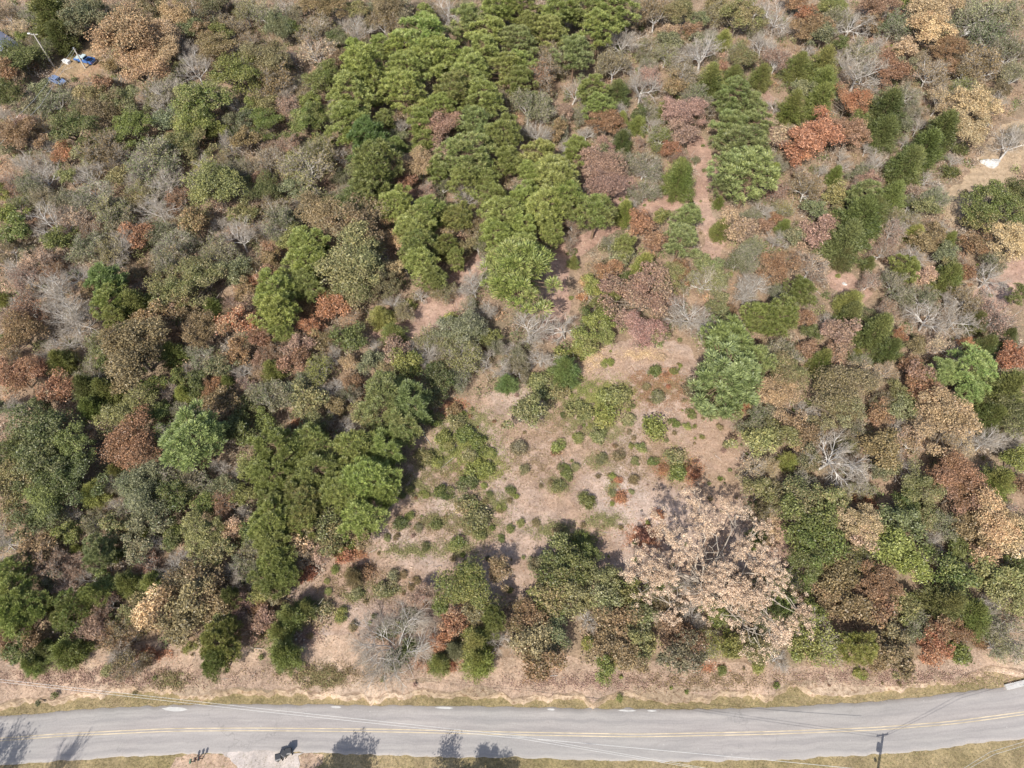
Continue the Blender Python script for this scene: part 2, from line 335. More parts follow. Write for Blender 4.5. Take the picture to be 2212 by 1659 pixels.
PROTO['S'] = [half_mesh(0,"thin_a"), half_mesh(1,"thin_b",nleaf=3800), half_mesh(2,"thin_c",nleaf=7000,H=7.), half_mesh(3,"thin_d",nleaf=6000,leaf=.12)]

def bush_mesh(i, name, n=2300, leaf=.068, gappy=0):
    """reference width 2 m, height 1.5 m"""
    r = np.random.default_rng(600+i); k = 14; t = r.uniform(0,6.28,k); q = r.uniform(0,.72,k)**.7
    C = np.stack([np.cos(t)*q, np.sin(t)*q, r.uniform(.35,1.0,k)*(1.05-q*.5)], 1)
    P, D = clump_points(r, C, r.uniform(.22,.45,k), n//k); P = P+r.normal(size=P.shape)*np.array([.10,.10,.06]); P[:,2] = np.maximum(P[:,2], .04)
    V, Q = leaf_geo(r, P, leaf, D)
    segs = [(0,0,-.05, *(c*np.array([.6,.6,.7])), .03, .015) for c in C]+[(*(c*np.array([.6,.6,.7])), *c, .015, .008) for c in C]
    return mesh_np(name+"_stem", *tubes(segs, 4), mat=M_TWIG), mesh_np(name+"_foliage", V, Q, attrs=crown_attrs(V, P, r, 4, .8), mat=M_LEAF)
PROTO['H'] = [bush_mesh(0,"bush_a"), bush_mesh(1,"bush_b",1900), bush_mesh(2,"bush_c",3000,.062), bush_mesh(3,"bush_d",1500,.07)]
#@@PART2
# ---------------------------------------------------------------- what grows where: kind, tone, x, y, crown width, read off the photograph in twelve squares of 256 px
# kinds: P pine, C cedar, O leafy tree, S thinning tree, B bare tree, H bush
SURVEY = {
(0,0): """C G 345 120 250|C G 330 40 180|S k 215 110 170|S b 40 90 140|S t 130 170 130|H o 85 228 80|O k 600 110 260|B w 700 200 130|O k 500 225 120 4.5|C G 395 255 160|O G 125 400 290 6.5|O r 50 500 160 7|O G 60 640 180 8|B w 60 740 140|S k 365 670 210 5|O t 830 270 360|O t 1010 260 230|O t 1150 130 190|O t 920 470 260|O t 1080 360 190|O b 720 440 100|S b 600 545 90|H g 750 520 90|O r 680 575 150|O o 600 640 150|O o 850 670 220|O b 680 740 230|O G 470 850 260|O g 880 850 240|B w 1080 640 270|S k 1040 600 230|B w 1270 450 230|O k 1080 800 170|O g 1300 700 320|O g 1520 500 270|O g 1270 820 240|O b 1440 350 220|O b 1340 240 150|O G 1250 200 140|O b 1000 40 220|S b 1260 50 160|S r 800 60 120|O k 1420 60 210|O g 1430 240 150|S b 1500 180 180|S o 1590 70 170|S b 1610 260 130|O r 170 880 230|O R 420 1010 130|S b 290 820 160|O k 40 970 110|S b 680 960 260|O o 580 1030 150|B w 760 1020 190|S k 1000 1030 320|B w 940 1110 240|B w 1080 1200 260|O r 1150 920 110|O o 1260 940 230|O y 1400 860 130|B w 1480 920 170|O b 1610 930 170|B w 1330 1130 220|O o 1420 1230 310|O k 1560 800 140|B w 170 1060 170|B w 290 1150 200|O o 450 1160 120|B w 600 1150 200|S k 210 1180 160|S r 70 1180 160|S b 300 1290 160|O y 20 1260 100|S k 600 1270 260|S o 700 1370 230|S r 1170 1300 160|B w 1020 1350 230|O y 60 1420 160|O g 120 1520 180|B w 330 1450 260|S m 480 1420 200|S k 750 1430 190|S r 570 1510 150|O b 1270 1470 190|O r 900 1540 170|B w 790 1580 220|S k 1020 1490 170|O g 390 1580 180|S k 550 1600 200|S o 700 1630 190|S k 1130 1580 220|B w 1560 1540 240|S o 1430 1630 220|S b 60 1600 150|S m 1470 1560 150|O o 1590 1400 150|S o 880 1260 170|S k 430 1290 160""",
(1,0): """S k 60 90 200|O k 160 200 180|O g 235 200 110|S b 380 180 200|S m 400 330 220|B w 640 190 200|O G 530 280 160|O b 450 70 200|O o 660 80 130|O b 860 60 220|S b 830 170 180|O k 940 120 150|S b 1130 80 160|B w 1250 60 180|O b 100 410 240|S b 100 530 240|B w 170 600 160|O r 540 400 130|O g 440 540 200|P p 650 340 150|P p 810 310 150|P p 680 450 260|P p 610 620 250|P p 600 790 240|P p 760 560 200|P p 1090 240 270|P p 960 300 190|P p 1150 360 230|P p 980 450 210|P p 960 590 240|P p 1250 390 200|P p 1390 450 220|P d 1280 590 230|P p 1200 700 180|P d 1080 790 170|P k 1370 150 210|P p 1560 60 200|P p 1510 220 200|P p 1480 330 190|P p 1620 450 190|P d 1470 640 220|P k 1420 800 200|P k 1360 1010 260|P d 1600 870 220|P d 1620 1050 190|O m 1230 840 240|B w 935 830 140|P d 830 790 140|P e 720 900 240|P d 900 970 160|P d 770 1080 300|P d 1090 920 140|O t 1050 1080 210|O r 970 1200 140|S t 1010 910 90|P k 700 1230 180|P k 820 1190 160|S o 310 1090 340|S o 390 1000 230|O k 280 1260 170|B w 290 1320 110|B w 530 1000 130|O g 90 820 180|O b 80 700 160|S m 230 700 160|S m 190 960 160|O g 340 800 210|S b 70 1040 210|O r 40 1160 110|O G 60 1250 190|S b 130 1350 190|P p 910 1320 210|P p 1110 1390 220|P p 1030 1490 210|P d 1310 1400 180|P d 1050 1600 210|B w 1370 1270 210|S m 1090 1260 140|S k 1210 1210 120|O b 640 1480 340|O b 440 1400 260|O t 880 1430 110|O t 920 1560 120|S t 1210 1520 120|S k 180 1440 230|P p 350 1580 220|B w 140 1500 140|O r 100 1640 120|S b 1430 1440 150|P d 1500 1170 140|P d 1530 1280 180|P p 1600 1400 230|P p 1560 1530 200|P d 1330 1180 180|S b 1480 980 130|O G 570 1360 210|S k 700 1380 150|P d 1180 1100 150|P d 1220 1600 150|P p 1100 120 150|O o 250 1560 150""",
(2,0): """P d 60 50 190|P p 300 90 220|P d 470 60 200|P d 650 60 230|P p 560 190 220|P p 250 210 190|P d 120 170 170|P k 40 270 190|P p 40 420 170|P d 60 530 180|S b 230 380 200|S b 180 500 240|P k 400 350 210|B w 720 270 210|B w 840 560 230|S m 910 500 140|S b 660 430 200|B w 400 590 180|P d 520 580 170|P d 560 690 160|C G 680 620 150|S k 100 700 230|B w 170 870 190|O b 280 860 130|S b 930 90 210|O o 1080 100 200|S b 830 50 160|O k 1190 150 120|O r 1160 220 130|S o 1000 340 170|B w 1240 330 270|O o 1460 120 230|C y 1370 270 110|O o 1500 400 180|S b 1330 80 170|O b 1050 580 150|S b 1120 470 200|B w 1580 60 160|B w 1630 290 180|C g 1280 530 180|C g 1430 510 130|O r 1360 450 80|C g 1610 510 140|S k 1200 620 190|S b 1240 720 170|C g 980 730 110|O m 1090 760 220|O m 1100 880 160|P k 1440 640 220|P k 1420 830 210|P k 1530 700 180|P k 1560 810 180|P k 1500 960 260|P k 1450 1090 240|P k 1550 1130 290|P k 1380 1200 150|C g 1075 1180 200|C g 1090 1110 140|O r 610 810 190|C y 710 790 110|C g 810 830 120|C G 710 940 150|S y 970 890 150|O r 1020 980 110|O m 590 1110 270|O m 600 1220 230|O r 480 990 120|P d 420 970 160|P p 180 1010 200|P p 290 1170 270|P p 80 1290 200|P p 350 1290 240|P p 200 1360 240|P d 540 1380 230|P p 60 1450 200|P d 260 1500 160|S m 390 1460 120|P p 60 1600 180|P p 130 1120 160|S k 860 1060 210|B w 880 1110 160|S k 860 1230 170|C y 730 1380 140|O r 830 1460 170|O r 920 1570 150|O g 970 1420 110|P k 1130 1420 180|P k 1090 1560 200|B w 1610 1360 160|C g 1350 1490 130|O m 1450 1490 190|O r 1630 1480 110|H g 390 1640 70|P d 730 1600 140|S k 630 1570 100|S k 1560 1400 110|C g 1340 1310 70|H k 1200 1040 70|S m 820 930 110|S k 440 740 110|B w 480 870 110""",
(3,0): """B w 60 120 210|O R 240 120 140|O r 160 30 140|O b 230 220 140|O o 420 60 160|B w 530 150 230|S k 440 140 170|O r 690 50 190|O b 640 180 140|O g 860 30 130|S k 820 150 190|O t 1050 70 260|O t 1020 210 230|O r 1170 320 170|O r 1160 450 130|S k 1330 100 260|S k 1550 100 240|S k 1450 230 240|S k 1570 350 220|S b 1400 420 240|S k 1600 490 170|S b 1270 480 160|O k 350 250 150|S m 50 400 160|O b 330 170 140|C g 190 450 160|C g 350 430 190|C g 350 550 170|C g 330 670 200|C g 150 710 190|B w 50 690 110|B w 600 450 280|S k 620 350 210|O t 880 340 150|O r 790 480 220|S b 1060 450 210|S k 920 610 150|O R 510 680 200|O R 300 900 310|O r 520 880 230|O R 200 990 160|C G 760 720 210|C G 740 870 190|S k 920 740 120|S t 1110 660 170|O t 1310 720 280|O t 1260 860 240|S t 1480 700 130|S o 1280 580 170|C G 1100 880 240|C G 1000 990 230|C G 890 1090 220|C g 800 1280 180|P k 620 1270 190|C G 580 1440 270|C G 500 1570 250|C G 650 1400 210|B w 690 1050 160|S m 590 1200 130|B w 1580 930 230|S k 1610 860 120|H G 1240 960 110|H G 1180 1120 120|O G 1440 1340 290|O G 1590 1300 230|O G 1360 1450 170|O t 1560 1560 240|O r 1330 1600 150|S m 810 1500 160|C y 950 1520 110|O b 1070 1530 130|C g 1170 1560 110|S b 250 1220 190|O o 440 1280 160|S o 90 1350 130|O k 300 1390 150|O m 310 1510 190|C g 100 1480 100|O r 40 1430 90|C g 430 1140 110|S m 210 1130 130|C g 30 1120 110|S m 950 1260 110|O m 60 900 170|S o 940 1420 120|S m 740 1620 140""",
(0,1): """S m 230 40 190|B w 60 90 160|S m 150 140 190|S r 340 110 140|P e 690 170 220|P p 730 290 200|P p 745 400 160|C g 890 330 210|B w 500 120 190|B w 720 40 160|B w 330 240 310|B w 430 400 310|B w 430 550 170|B w 560 380 170|S r 180 340 200|S m 60 390 130|C y 20 280 90|O b 910 110 110|S k 1100 80 250|O o 1100 250 260|O o 1330 180 260|O b 1200 340 170|O k 1520 120 180|C g 1390 350 150|S m 1490 320 120|O b 1600 250 140|O R 1570 450 210|O R 1650 180 90|O b 1340 470 230|O b 150 520 240|O G 20 580 120|H R 610 350 70|O b 980 440 210|O b 880 630 390|O t 710 510 90|S o 620 580 170|C g 1130 640 160|S k 1290 640 180|O r 1140 520 110|O r 120 780 240|O R 270 740 120|C g 400 690 160|O r 400 870 190|C G 580 870 210|C g 690 880 190|C g 600 1000 170|O g 1000 860 150|S m 1080 890 130|C y 1190 900 120|O G 1290 880 130|O r 1380 860 120|C g 1480 830 120|S m 1600 850 140|O b 1460 960 200|O r 1540 640 160|O o 860 1030 260|O r 870 1230 300|B w 110 980 160|O G 280 1000 130|O t 410 1060 90|O k 20 1000 110|P l 1260 1170 340|O G 1560 1130 200|O G 1610 1020 150|O G 280 1160 340|O G 130 1280 290|O d 480 1240 280|O G 300 1410 320|O G 500 1440 300|O o 110 1480 290|O d 330 1570 260|C g 760 1400 130|C y 620 1540 160|O k 920 1510 280|S k 1010 1420 250|S k 1240 1430 230|B w 1410 1370 130|B w 1550 1410 140|O g 1620 1370 140|O G 1150 1560 210|S r 1480 1600 170|O y 1580 1550 140|S k 890 1620 210|S m 670 1110 130|O g 1050 1030 130|S b 60 650 110""",
(1,1): """P p 330 60 240|P p 130 230 250|P p 130 370 240|P d 330 190 200|P p 150 470 160|O b 110 40 140|O o 650 80 380|O o 620 220 280|O b 790 170 230|O t 900 100 150|P p 1070 50 210|P d 1150 150 160|P d 1300 20 120|O R 500 340 190|O R 360 480 140|O r 320 350 110|O m 290 600 170|O r 30 550 140|O r 260 700 170|S t 620 400 120|B w 1490 60 120|B w 1420 200 190|B w 1520 360 130|S o 1220 230 140|H y 990 320 90|C y 810 400 140|C g 890 510 140|O G 620 550 190|S y 430 740 180|B w 500 860 160|O t 610 700 100|O r 620 830 120|C g 110 750 150|O r 40 670 100|S k 70 930 220|S k 220 880 160|O o 350 960 210|H R 270 1090 130|O g 60 1090 140|O k 1330 500 260|S o 1300 630 250|S o 1150 560 180|B w 1130 620 190|B w 1350 610 170|O G 1180 790 180|O g 980 720 190|O k 760 700 160|H y 1260 400 130|S k 1340 800 150|P k 1000 960 270|P k 830 930 290|P k 950 1090 240|O o 720 1050 190|H g 1140 1050 120|C e 1630 830 130|P d 140 1250 290|P d 370 1210 230|P d 650 1250 260|P d 840 1250 230|P d 400 1400 260|P d 100 1430 250|P p 720 1450 290|P p 820 1530 210|P p 570 1530 250|P d 300 1580 250|P d 110 1600 200|H y 1230 1180 120|H g 1360 1140 130|H o 1290 1080 130|H y 1160 1340 90|H o 1080 1310 120|H y 1450 1380 140|H G 1370 1470 120|H G 1215 1530 110|H y 1000 1505 60|H y 1090 1545 60|H G 1510 1540 50|H G 1640 1520 70|H y 1480 1490 50|H y 1250 1230 100|H g 1440 1220 120|H b 1300 1000 110|H o 1400 1290 110|H y 1520 1290 80|H b 945 1450 80|H o 1370 1610 150|H y 1590 1630 60|H g 940 1550 50""",
(2,1): """P p 50 110 400|C g 400 40 80|O k 700 20 140|C y 850 80 180|O r 620 110 140|S t 540 80 120|H R 460 160 90|O y 510 210 130|H R 460 270 80|O o 1000 150 210|O r 1090 110 140|S o 1250 150 210|O m 830 290 330|O m 840 500 230|O G 730 170 100|O g 600 330 150|O G 480 420 120|O g 570 430 150|O y 480 570 160|O g 600 520 130|H y 300 640 130|H y 420 640 110|C e 345 750 180|B w 105 470 280|B w 350 470 200|B w 1170 370 280|B w 1520 250 200|O r 1410 360 80|O o 1330 340 140|O o 940 540 150|P k 1400 590 330|P k 1390 790 400|P k 1340 960 210|P k 1540 700 240|P p 1600 400 190|H G 930 750 90|H g 1050 740 60|H o 955 920 100|H b 880 935 35|H b 1120 940 40|H o 1230 990 80|H b 1340 1110 50|H b 1240 1050 25|H y 910 1110 190|H g 1050 1080 70|H y 1130 1110 60|H g 1160 1020 70|H o 750 1050 90|O o 110 1020 210|H G 330 1030 40|H o 690 900 170|H y 580 900 110|H o 440 1000 150|H y 510 1110 50|H y 600 1030 160|H o 560 1150 120|H y 440 1180 80|H y 300 1230 90|H b 695 1290 80|H b 670 1230 40|H b 760 1140 35|H b 785 1175 35|H g 765 1230 50|H o 830 1250 80|H o 790 1320 60|H g 915 1330 70|H o 1060 1310 130|H g 1080 1410 120|H R 1170 1400 90|H R 980 1380 70|H b 785 1440 70|H y 650 1430 50|H R 690 1450 50|H o 650 1540 60|H R 700 1570 80|H o 770 1530 40|H g 345 1390 90|H o 300 1490 100|H o 90 1390 80|H b 185 1490 35|H g 470 1590 120|H o 580 1310 70|H b 45 1230 110|H g 5 1525 50|H y 1230 1175 40|H o 1380 1220 60|H b 1185 1215 20|H R 1010 845 35|H b 870 840 60|H y 620 690 70|H b 1170 850 130|H o 420 1370 60|S k 1580 1050 200|O o 1590 1220 210|H m 1440 1160 60|S t 1570 1390 180|O o 1600 1530 190|O R 1480 1000 100|H o 200 830 190|H o 310 890 140|H t 965 650 60|O o 1650 700 110|O o 1340 170 130""",
(3,1): """O r 50 70 210|S m 280 60 210|C G 490 10 150|C G 650 50 90|P g 890 80 160|S k 830 200 210|C g 1160 150 180|B w 1090 150 130|O r 1280 130 110|B w 1430 130 210|P g 210 230 170|P g 60 390 240|O r 200 410 140|B w 360 450 160|C y 520 310 160|C G 530 390 180|C G 700 490 230|O m 450 510 180|O m 450 640 150|O R 840 530 90|C G 780 620 180|C g 570 640 80|C g 340 680 160|O r 250 620 130|S k 80 640 220|B w 70 690 160|O o 120 790 230|O t 90 930 240|S m 660 160 140|B w 1050 400 250|B w 1230 400 220|C G 1340 430 140|S m 1480 400 220|C G 1400 590 160|C G 1540 530 130|P k 1620 250 110|O b 950 590 120|S m 1110 590 180|O R 1270 590 110|O R 1560 680 200|P l 1130 750 180|P l 1310 730 260|P l 1310 870 180|C G 1500 890 300|O G 1570 1050 270|C G 1430 1060 200|O b 460 870 310|O b 460 1000 250|S t 620 760 180|S t 760 740 140|O r 960 790 190|O r 990 900 190|O r 900 720 130|O r 710 1040 150|O o 860 1000 160|O t 1150 1110 330|S t 1000 1080 190|S t 1230 1220 190|S t 930 1210 180|O G 1000 960 130|O r 1180 1420 270|O r 1200 1550 260|O o 930 1500 250|O G 880 1610 190|C g 1460 1480 240|O y 1590 1330 170|B w 1420 1200 230|B w 1600 1180 160|O b 200 1170 190|O o 60 1170 190|C y 130 1330 120|O k 250 1320 160|B w 400 1300 350|B w 550 1400 230|S k 560 1130 160|O b 720 1260 230|S t 30 1370 110|O o 200 1590 230|O o 400 1600 200|S o 60 1530 130|H R 640 1600 140|S o 600 1500 150|O r 1640 1500 110|O t 1230 1010 170""",
(0,2): """B w 20 200 230|O G 230 60 260|O y 450 150 160|C y 505 250 90|O b 260 250 230|S m 300 350 230|S k 640 80 160|O o 760 130 170|C y 950 150 90|O k 1000 60 200|O o 1320 150 260|O t 1510 120 150|O g 1130 120 110|O o 1390 260 200|P k 640 260 180|C g 740 270 110|O g 690 480 150|C g 830 470 180|S r 950 330 150|C g 1000 470 160|P p 60 400 210|P p 110 520 220|P p 50 650 230|P p 180 600 200|P p 100 720 170|C y 330 590 140|P g 470 620 200|C g 400 700 150|P d 600 540 140|O k 340 450 130|S m 490 370 160|S m 700 600 160|O o 630 640 100|H g 750 695 60|O t 1000 640 220|O b 1110 650 230|O b 1250 600 260|O b 1180 740 230|O b 1330 480 230|O b 1400 610 200|O b 1210 440 180|P G 1500 550 120|O m 1590 620 130|O m 1600 700 120|P g 1420 860 220|P g 1410 960 180|P g 1480 780 150|O G 1420 720 150|O y 1250 880 80|O m 620 760 150|O o 900 740 100|B w 790 890 200|S b 830 970 190|O G 150 910 150|C g 210 990 140|C G 300 890 130|C g 450 910 200|O b 230 840 140|O r 40 820 120|S b 780 770 200|H G 240 1240 40|H b 880 1170 40|O r 60 890 90|H o 700 1010 90""",
(1,2): """P d 100 60 250|P p 300 60 200|P p 690 40 260|O o 420 110 200|O o 470 190 170|O b 700 140 180|H y 570 230 130|H R 570 290 130|H R 660 260 80|O t 290 150 200|S t 300 270 180|O m 420 270 140|H R 320 400 120|P d 110 200 210|P d 130 340 220|P d 200 400 170|P d 80 450 180|O y 50 530 140|O b 130 540 150|O m 60 710 160|O r 30 620 110|C G 330 620 140|C g 230 680 180|C g 160 780 160|C g 180 920 210|H o 440 630 110|H g 540 660 100|H b 620 740 70|H g 510 370 60|C b 630 420 120|H o 640 530 90|H o 475 510 50|H y 465 445 40|H r 710 380 110|H o 840 500 130|H b 880 415 90|H b 965 405 55|H b 1040 445 55|H b 1010 490 50|H b 955 525 30|H G 940 70 110|H g 1005 30 70|H o 1060 100 60|H g 1160 85 80|H G 1090 220 60|H o 850 165 50|H b 910 160 45|H g 1300 200 110|H o 1440 60 170|H G 1440 150 100|H G 1590 170 50|H g 1640 110 60|H b 1505 300 35|H b 1350 320 25|H b 790 270 25|S m 1080 560 150|O g 1370 480 280|O g 1200 620 130|O b 1430 650 180|O R 1280 730 180|O R 1190 840 120|C y 1430 850 220|C y 1440 970 200|C k 1290 890 140|C g 1180 980 140|H G 860 760 130|H G 990 700 130|H G 1000 900 140|H k 900 950 150|H R 1260 1000 60|P g 1540 700 160|B w 1590 810 190|O b 1580 380 160|H y 1640 500 50|H r 1090 960 60|H b 350 800 50""",
(2,2): """H o 310 110 100|H b 150 70 60|H o 65 75 60|H b 330 190 90|H g 450 180 110|O G 290 300 200|O G 430 370 210|O G 270 450 210|O G 500 280 140|O b 150 350 120|O g 250 580 210|O o 400 560 200|O o 610 450 190|O o 600 570 200|O g 750 560 180|O b 110 680 190|O b 150 860 240|O b 190 980 220|O b 50 760 160|O k 280 780 180|H y 480 840 110|O b 700 740 230|O b 650 870 210|O o 830 680 190|O o 820 850 200|O y 620 1000 170|O b 760 940 190|O r 1080 820 220|O k 1100 930 240|O y 1400 880 180|O o 1560 890 200|H g 1370 1035 70|H y 1590 1000 90|O g 1330 660 170|H g 705 1205 50|H R 850 150 120|H R 940 20 90|C g 1590 160 120""",
(3,2): """O g 190 90 250|O g 340 150 250|O g 250 290 260|O t 590 90 260|O t 610 180 220|O o 860 90 240|O y 800 240 250|S o 620 300 200|O y 900 340 200|S k 1130 70 190|O o 1010 40 150|O t 1450 80 300|O t 1520 200 230|O b 1290 120 200|O t 1370 300 180|O g 1230 250 140|O G 1180 420 240|C G 1150 600 260|C g 1300 660 220|O o 1450 420 220|O o 1550 560 200|B w 1400 570 210|B w 1360 360 150|O G 1620 370 170|O G 1640 120 110|O b 450 430 230|S b 380 450 160|O r 690 470 270|O b 500 600 250|O r 690 640 240|O b 370 580 180|O g 290 660 140|O g 880 620 180|S k 930 740 190|O r 1090 770 180|O r 1220 770 130|C g 1340 730 160|H g 1240 890 170|O R 1060 890 180|S k 1550 780 250|S k 1480 860 150|S y 330 800 280|O y 230 880 200|P y 590 880 220|O b 780 830 220|O b 800 960 250|O o 180 730 160|O g 60 620 190|H y 600 1050 80|B w 60 950 160|H r 1370 830 90|O b 700 960 140""",
}
TONE = {'p': ((.235,.27,.075),(.32,.35,.12)), 'd': ((.19,.22,.066),(.265,.285,.10)), 'e': ((.14,.205,.07),(.21,.265,.095)), 'k': ((.165,.185,.095),(.265,.265,.165)),
 'G': ((.105,.13,.042),(.19,.195,.075)), 'g': ((.155,.19,.052),(.24,.25,.085)), 'y': ((.22,.245,.065),(.33,.32,.11)), 'o': ((.20,.21,.085),(.32,.285,.14)),
 'b': ((.22,.17,.085),(.32,.235,.135)), 'r': ((.27,.155,.09),(.34,.21,.13)), 'R': ((.40,.18,.10),(.46,.25,.15)), 't': ((.48,.35,.20),(.66,.50,.32)),
 'm': ((.32,.21,.165),(.43,.295,.235)), 'l': ((.20,.275,.095),(.29,.35,.14)), 'w': ((.3,.3,.3),(.3,.3,.3))}
TWORD = {'p':'bright green','d':'deep green','e':'emerald green','k':'greyish green','G':'dark green','g':'green','y':'yellow-green','o':'olive','b':'brown','r':'rust','R':'orange-red','t':'tan','m':'dusty pink','l':'light green','w':'pale grey'}
NOUN = {'P':('pine_tree','pine','pine tree'),'C':('cedar_tree','cedar','cedar tree'),'O':('leafy_tree','leafy tree','tree'),'S':('thinning_tree','half-bare tree','tree'),'B':('bare_tree','bare tree','tree'),'H':('bush','bush','bush')}
GROUP = {'P':'pines of the wood','C':'cedars of the wood','O':'leafy trees of the wood','S':'half-bare trees of the wood','B':'bare leafless trees of the wood','H':'bushes in the clearing and along the woodland edge'}
LAND = [((84,56),'the blue pickup'),((50,55),'the lamp pole'),((8,42),'the grey roof'),((160,60),'the big tan oak'),((97,95),'the big pine grove'),((445,128),'the dusty pink grove oak'),
 ((352,40),'the grove top'),((695,185),'the top of the footpath'),((705,225),'the footpath bend'),((575,240),'the pink soil gap'),((520,273),'the broad lone pine'),((528,345),'the twin bare trees'),
 ((640,315),'the pale pink oak'),((722,375),'the giant grey pine'),((564,370),'the small dark cedar'),((652,427),'the bright clearing bush'),((705,563),'the huge pale tan oak'),((397,640),'the grey bare thicket'),
 ((992,162),'the white rock'),((960,195),'the tan grass glade'),((420,320),'the pink soil patch'),((135,446),'the round rust tree'),((195,438),'the feathery light pine'),((55,460),'the broad dark oak'),((138,352),'the round brown oak'),
 ((970,370),'the light green pine pair'),((320,440),'the clearing-side pines'),((822,455),'the large forked bare tree'),((835,120),'the orange-red oak'),((110,655),'the roadside on the far side'),((500,640),'the row by the road'),((850,650),'the road curve'),
 ((60,300),'the pale bare trees'),((270,170),'the large olive crown'),((700,20),'the upper frame edge'),((980,40),'the pale rock outcrop'),((900,560),'the shady hollow'),((60,620),'the roadside pines')]
LAND = [l for l in LAND if l[1] not in ('the big pine grove','the grove top','the upper frame edge','the roadside on the far side','the shady hollow')]
LAND += [((440,60),'the bright pine grove'),((170,640),'the left roadside'),((930,690),'the right road bend'),((275,300),'the lime-topped pines'),((870,255),'the dark leaning cedar'),((770,35),'the tall pale bare tree'),((240,215),'the tangled grey tree')]

TREES = []
for (c, r_), txt in SURVEY.items():
    for row in txt.split('|'):
        v_ = row.split(); k, t, x, y, w = v_[:5]; TREES.append([k, t, c*256+float(x)/6.48, r_*256+float(y)/6.48, float(w)/6.48]+([float(v_[5])] if len(v_) > 5 else []))
print("surveyed", len(TREES))
KMIN = {'P':(7,16),'C':(2.2,12),'O':(2.4,12.5),'S':(3,11),'B':(3.5,13),'H':(.25,2.6)}
NAMED = {}
def size_of(k, px, py, wpx):
    X, Y, t = at(px, py, 4.0 if k != 'H' else .5); wm = wpx/F_PX*float(t)
    H = {'P':wm*1.3+1.5,'C':wm*1.3,'O':wm*.85+1.2,'S':wm*.85+1.2,'B':wm*.95+.5,'H':wm*.62}[k]
    lo, hi = KMIN[k]; return wm, float(min(max(H, lo), hi))
def obj(name, me, parent=None, **kw):
    o = bpy.data.objects.new(name, me); COL.objects.link(o)
    if parent: o.parent = parent
    for k, v in kw.items(): o[k] = v
    return o
def thing(name, loc, label, cat, group=None, rz=0):
    e = bpy.data.objects.new(name, None); COL.objects.link(e); e.location = loc; e.rotation_euler = (0,0,rz); e.empty_display_size = .5
    e['label'] = label; e['category'] = cat
    if group: e['group'] = group
    return e

# the smaller trees that close the gaps of the wood
def in_poly(poly, X, Y):
    c = np.zeros(len(X), bool); n = len(poly)
    for i in range(n):
        (x1, y1), (x2, y2) = poly[i], poly[(i+1) % n]
        if y1 != y2: c ^= ((y1 > Y) != (y2 > Y)) & (X < (x2-x1)*(Y-y1)/(y2-y1)+x1)
    return c
r = np.random.default_rng(3); cov = []
for k, t, x, y, w, *_q in TREES:
    wm, H = size_of(k, x, y, w); zc = H*{'P':.66,'C':.45,'O':.56,'S':.6,'B':.55,'H':.4}[k]; X_, Y_, _ = at(x, y, zc); cov.append((float(X_), float(Y_), wm*.5))
cov = np.array(cov); OPEN = [[(620,1290),(690,1225),(860,1050),(890,950),(960,850),(1310,745),(1400,715),(1490,735),(1530,860),(1610,900),(1620,1100),(1720,1150),(1730,1260),(1350,1250),(1000,1350),(930,1450),(2300,1340),(2300,1600),(-100,1600),(-100,1360),(640,1360)],
 [(2000,470),(2080,330),(2130,250),(2300,230),(2300,360),(2150,440),(2060,500)], [(80,110),(150,80),(230,55),(245,140),(235,195),(170,215),(95,190)], [(1480,280),(1570,280),(1580,560),(1500,560),(1260,560),(1230,740),(1160,740),(1190,560),(1340,450),(1480,420)],
 [(1040,530),(1080,560),(980,700),(840,760),(790,740),(880,680)], [(1760,570),(1900,570),(1900,670),(1760,640)], [(2080,600),(2230,540),(2230,640),(2100,690)], [(1640,170),(1720,180),(1690,320),(1620,320)]]
gx, gy = np.meshgrid(np.arange(20, 1010, 5.0), np.arange(8, 660, 4.2)); gx = gx.ravel()+r.uniform(-2,2,gx.size); gy = gy.ravel()+r.uniform(-2,2,gx.size); idx = r.permutation(len(gx)); gx, gy = gx[idx], gy[idx]
bad = np.zeros(len(gx), bool)
for pz in OPEN: bad |= in_poly([(a*.46293, b*.46293) for a, b in pz], gx, gy)
nf = 0; base_n = len(TREES); bxy = np.array([[t[2], t[3]] for t in TREES])
for x, y in zip(gx[~bad], gy[~bad]):
    if x > 560 and r.random() < .2: continue
    X_, Y_, t_ = at(x, y, 2.2); X_, Y_ = float(X_), float(Y_); d = np.hypot(cov[:,0]-X_, cov[:,1]-Y_)-cov[:,2]
    gap = d.min()
    if gap < (.75 if x < 560 else .8): continue
    wm = min(5.2, 2.6+gap*1.1)*r.uniform(.85,1.15); near = [TREES[i] for i in np.argsort(np.hypot(*(bxy-[x, y]).T))[:5] if TREES[i][0] in 'OSB']
    tn = (near[int(r.integers(0, len(near)))][1] if near and r.random() < .45 else r.choice(list('okbokgmbG'))); tn = {'w':'k','t':'b','R':'r','e':'g','l':'g'}.get(tn, tn)
    kd = r.choice(list('OOSSSBBB')) if x < 520 else r.choice(list('OSSB'))
    TREES.append([str(kd), 'w' if kd == 'B' else str(tn), float(x), float(y), wm*F_PX/float(t_)]); cov = np.vstack([cov, [X_, Y_, wm*.42]]); nf += 1
    if nf >= 430: break
print("fillers", nf)
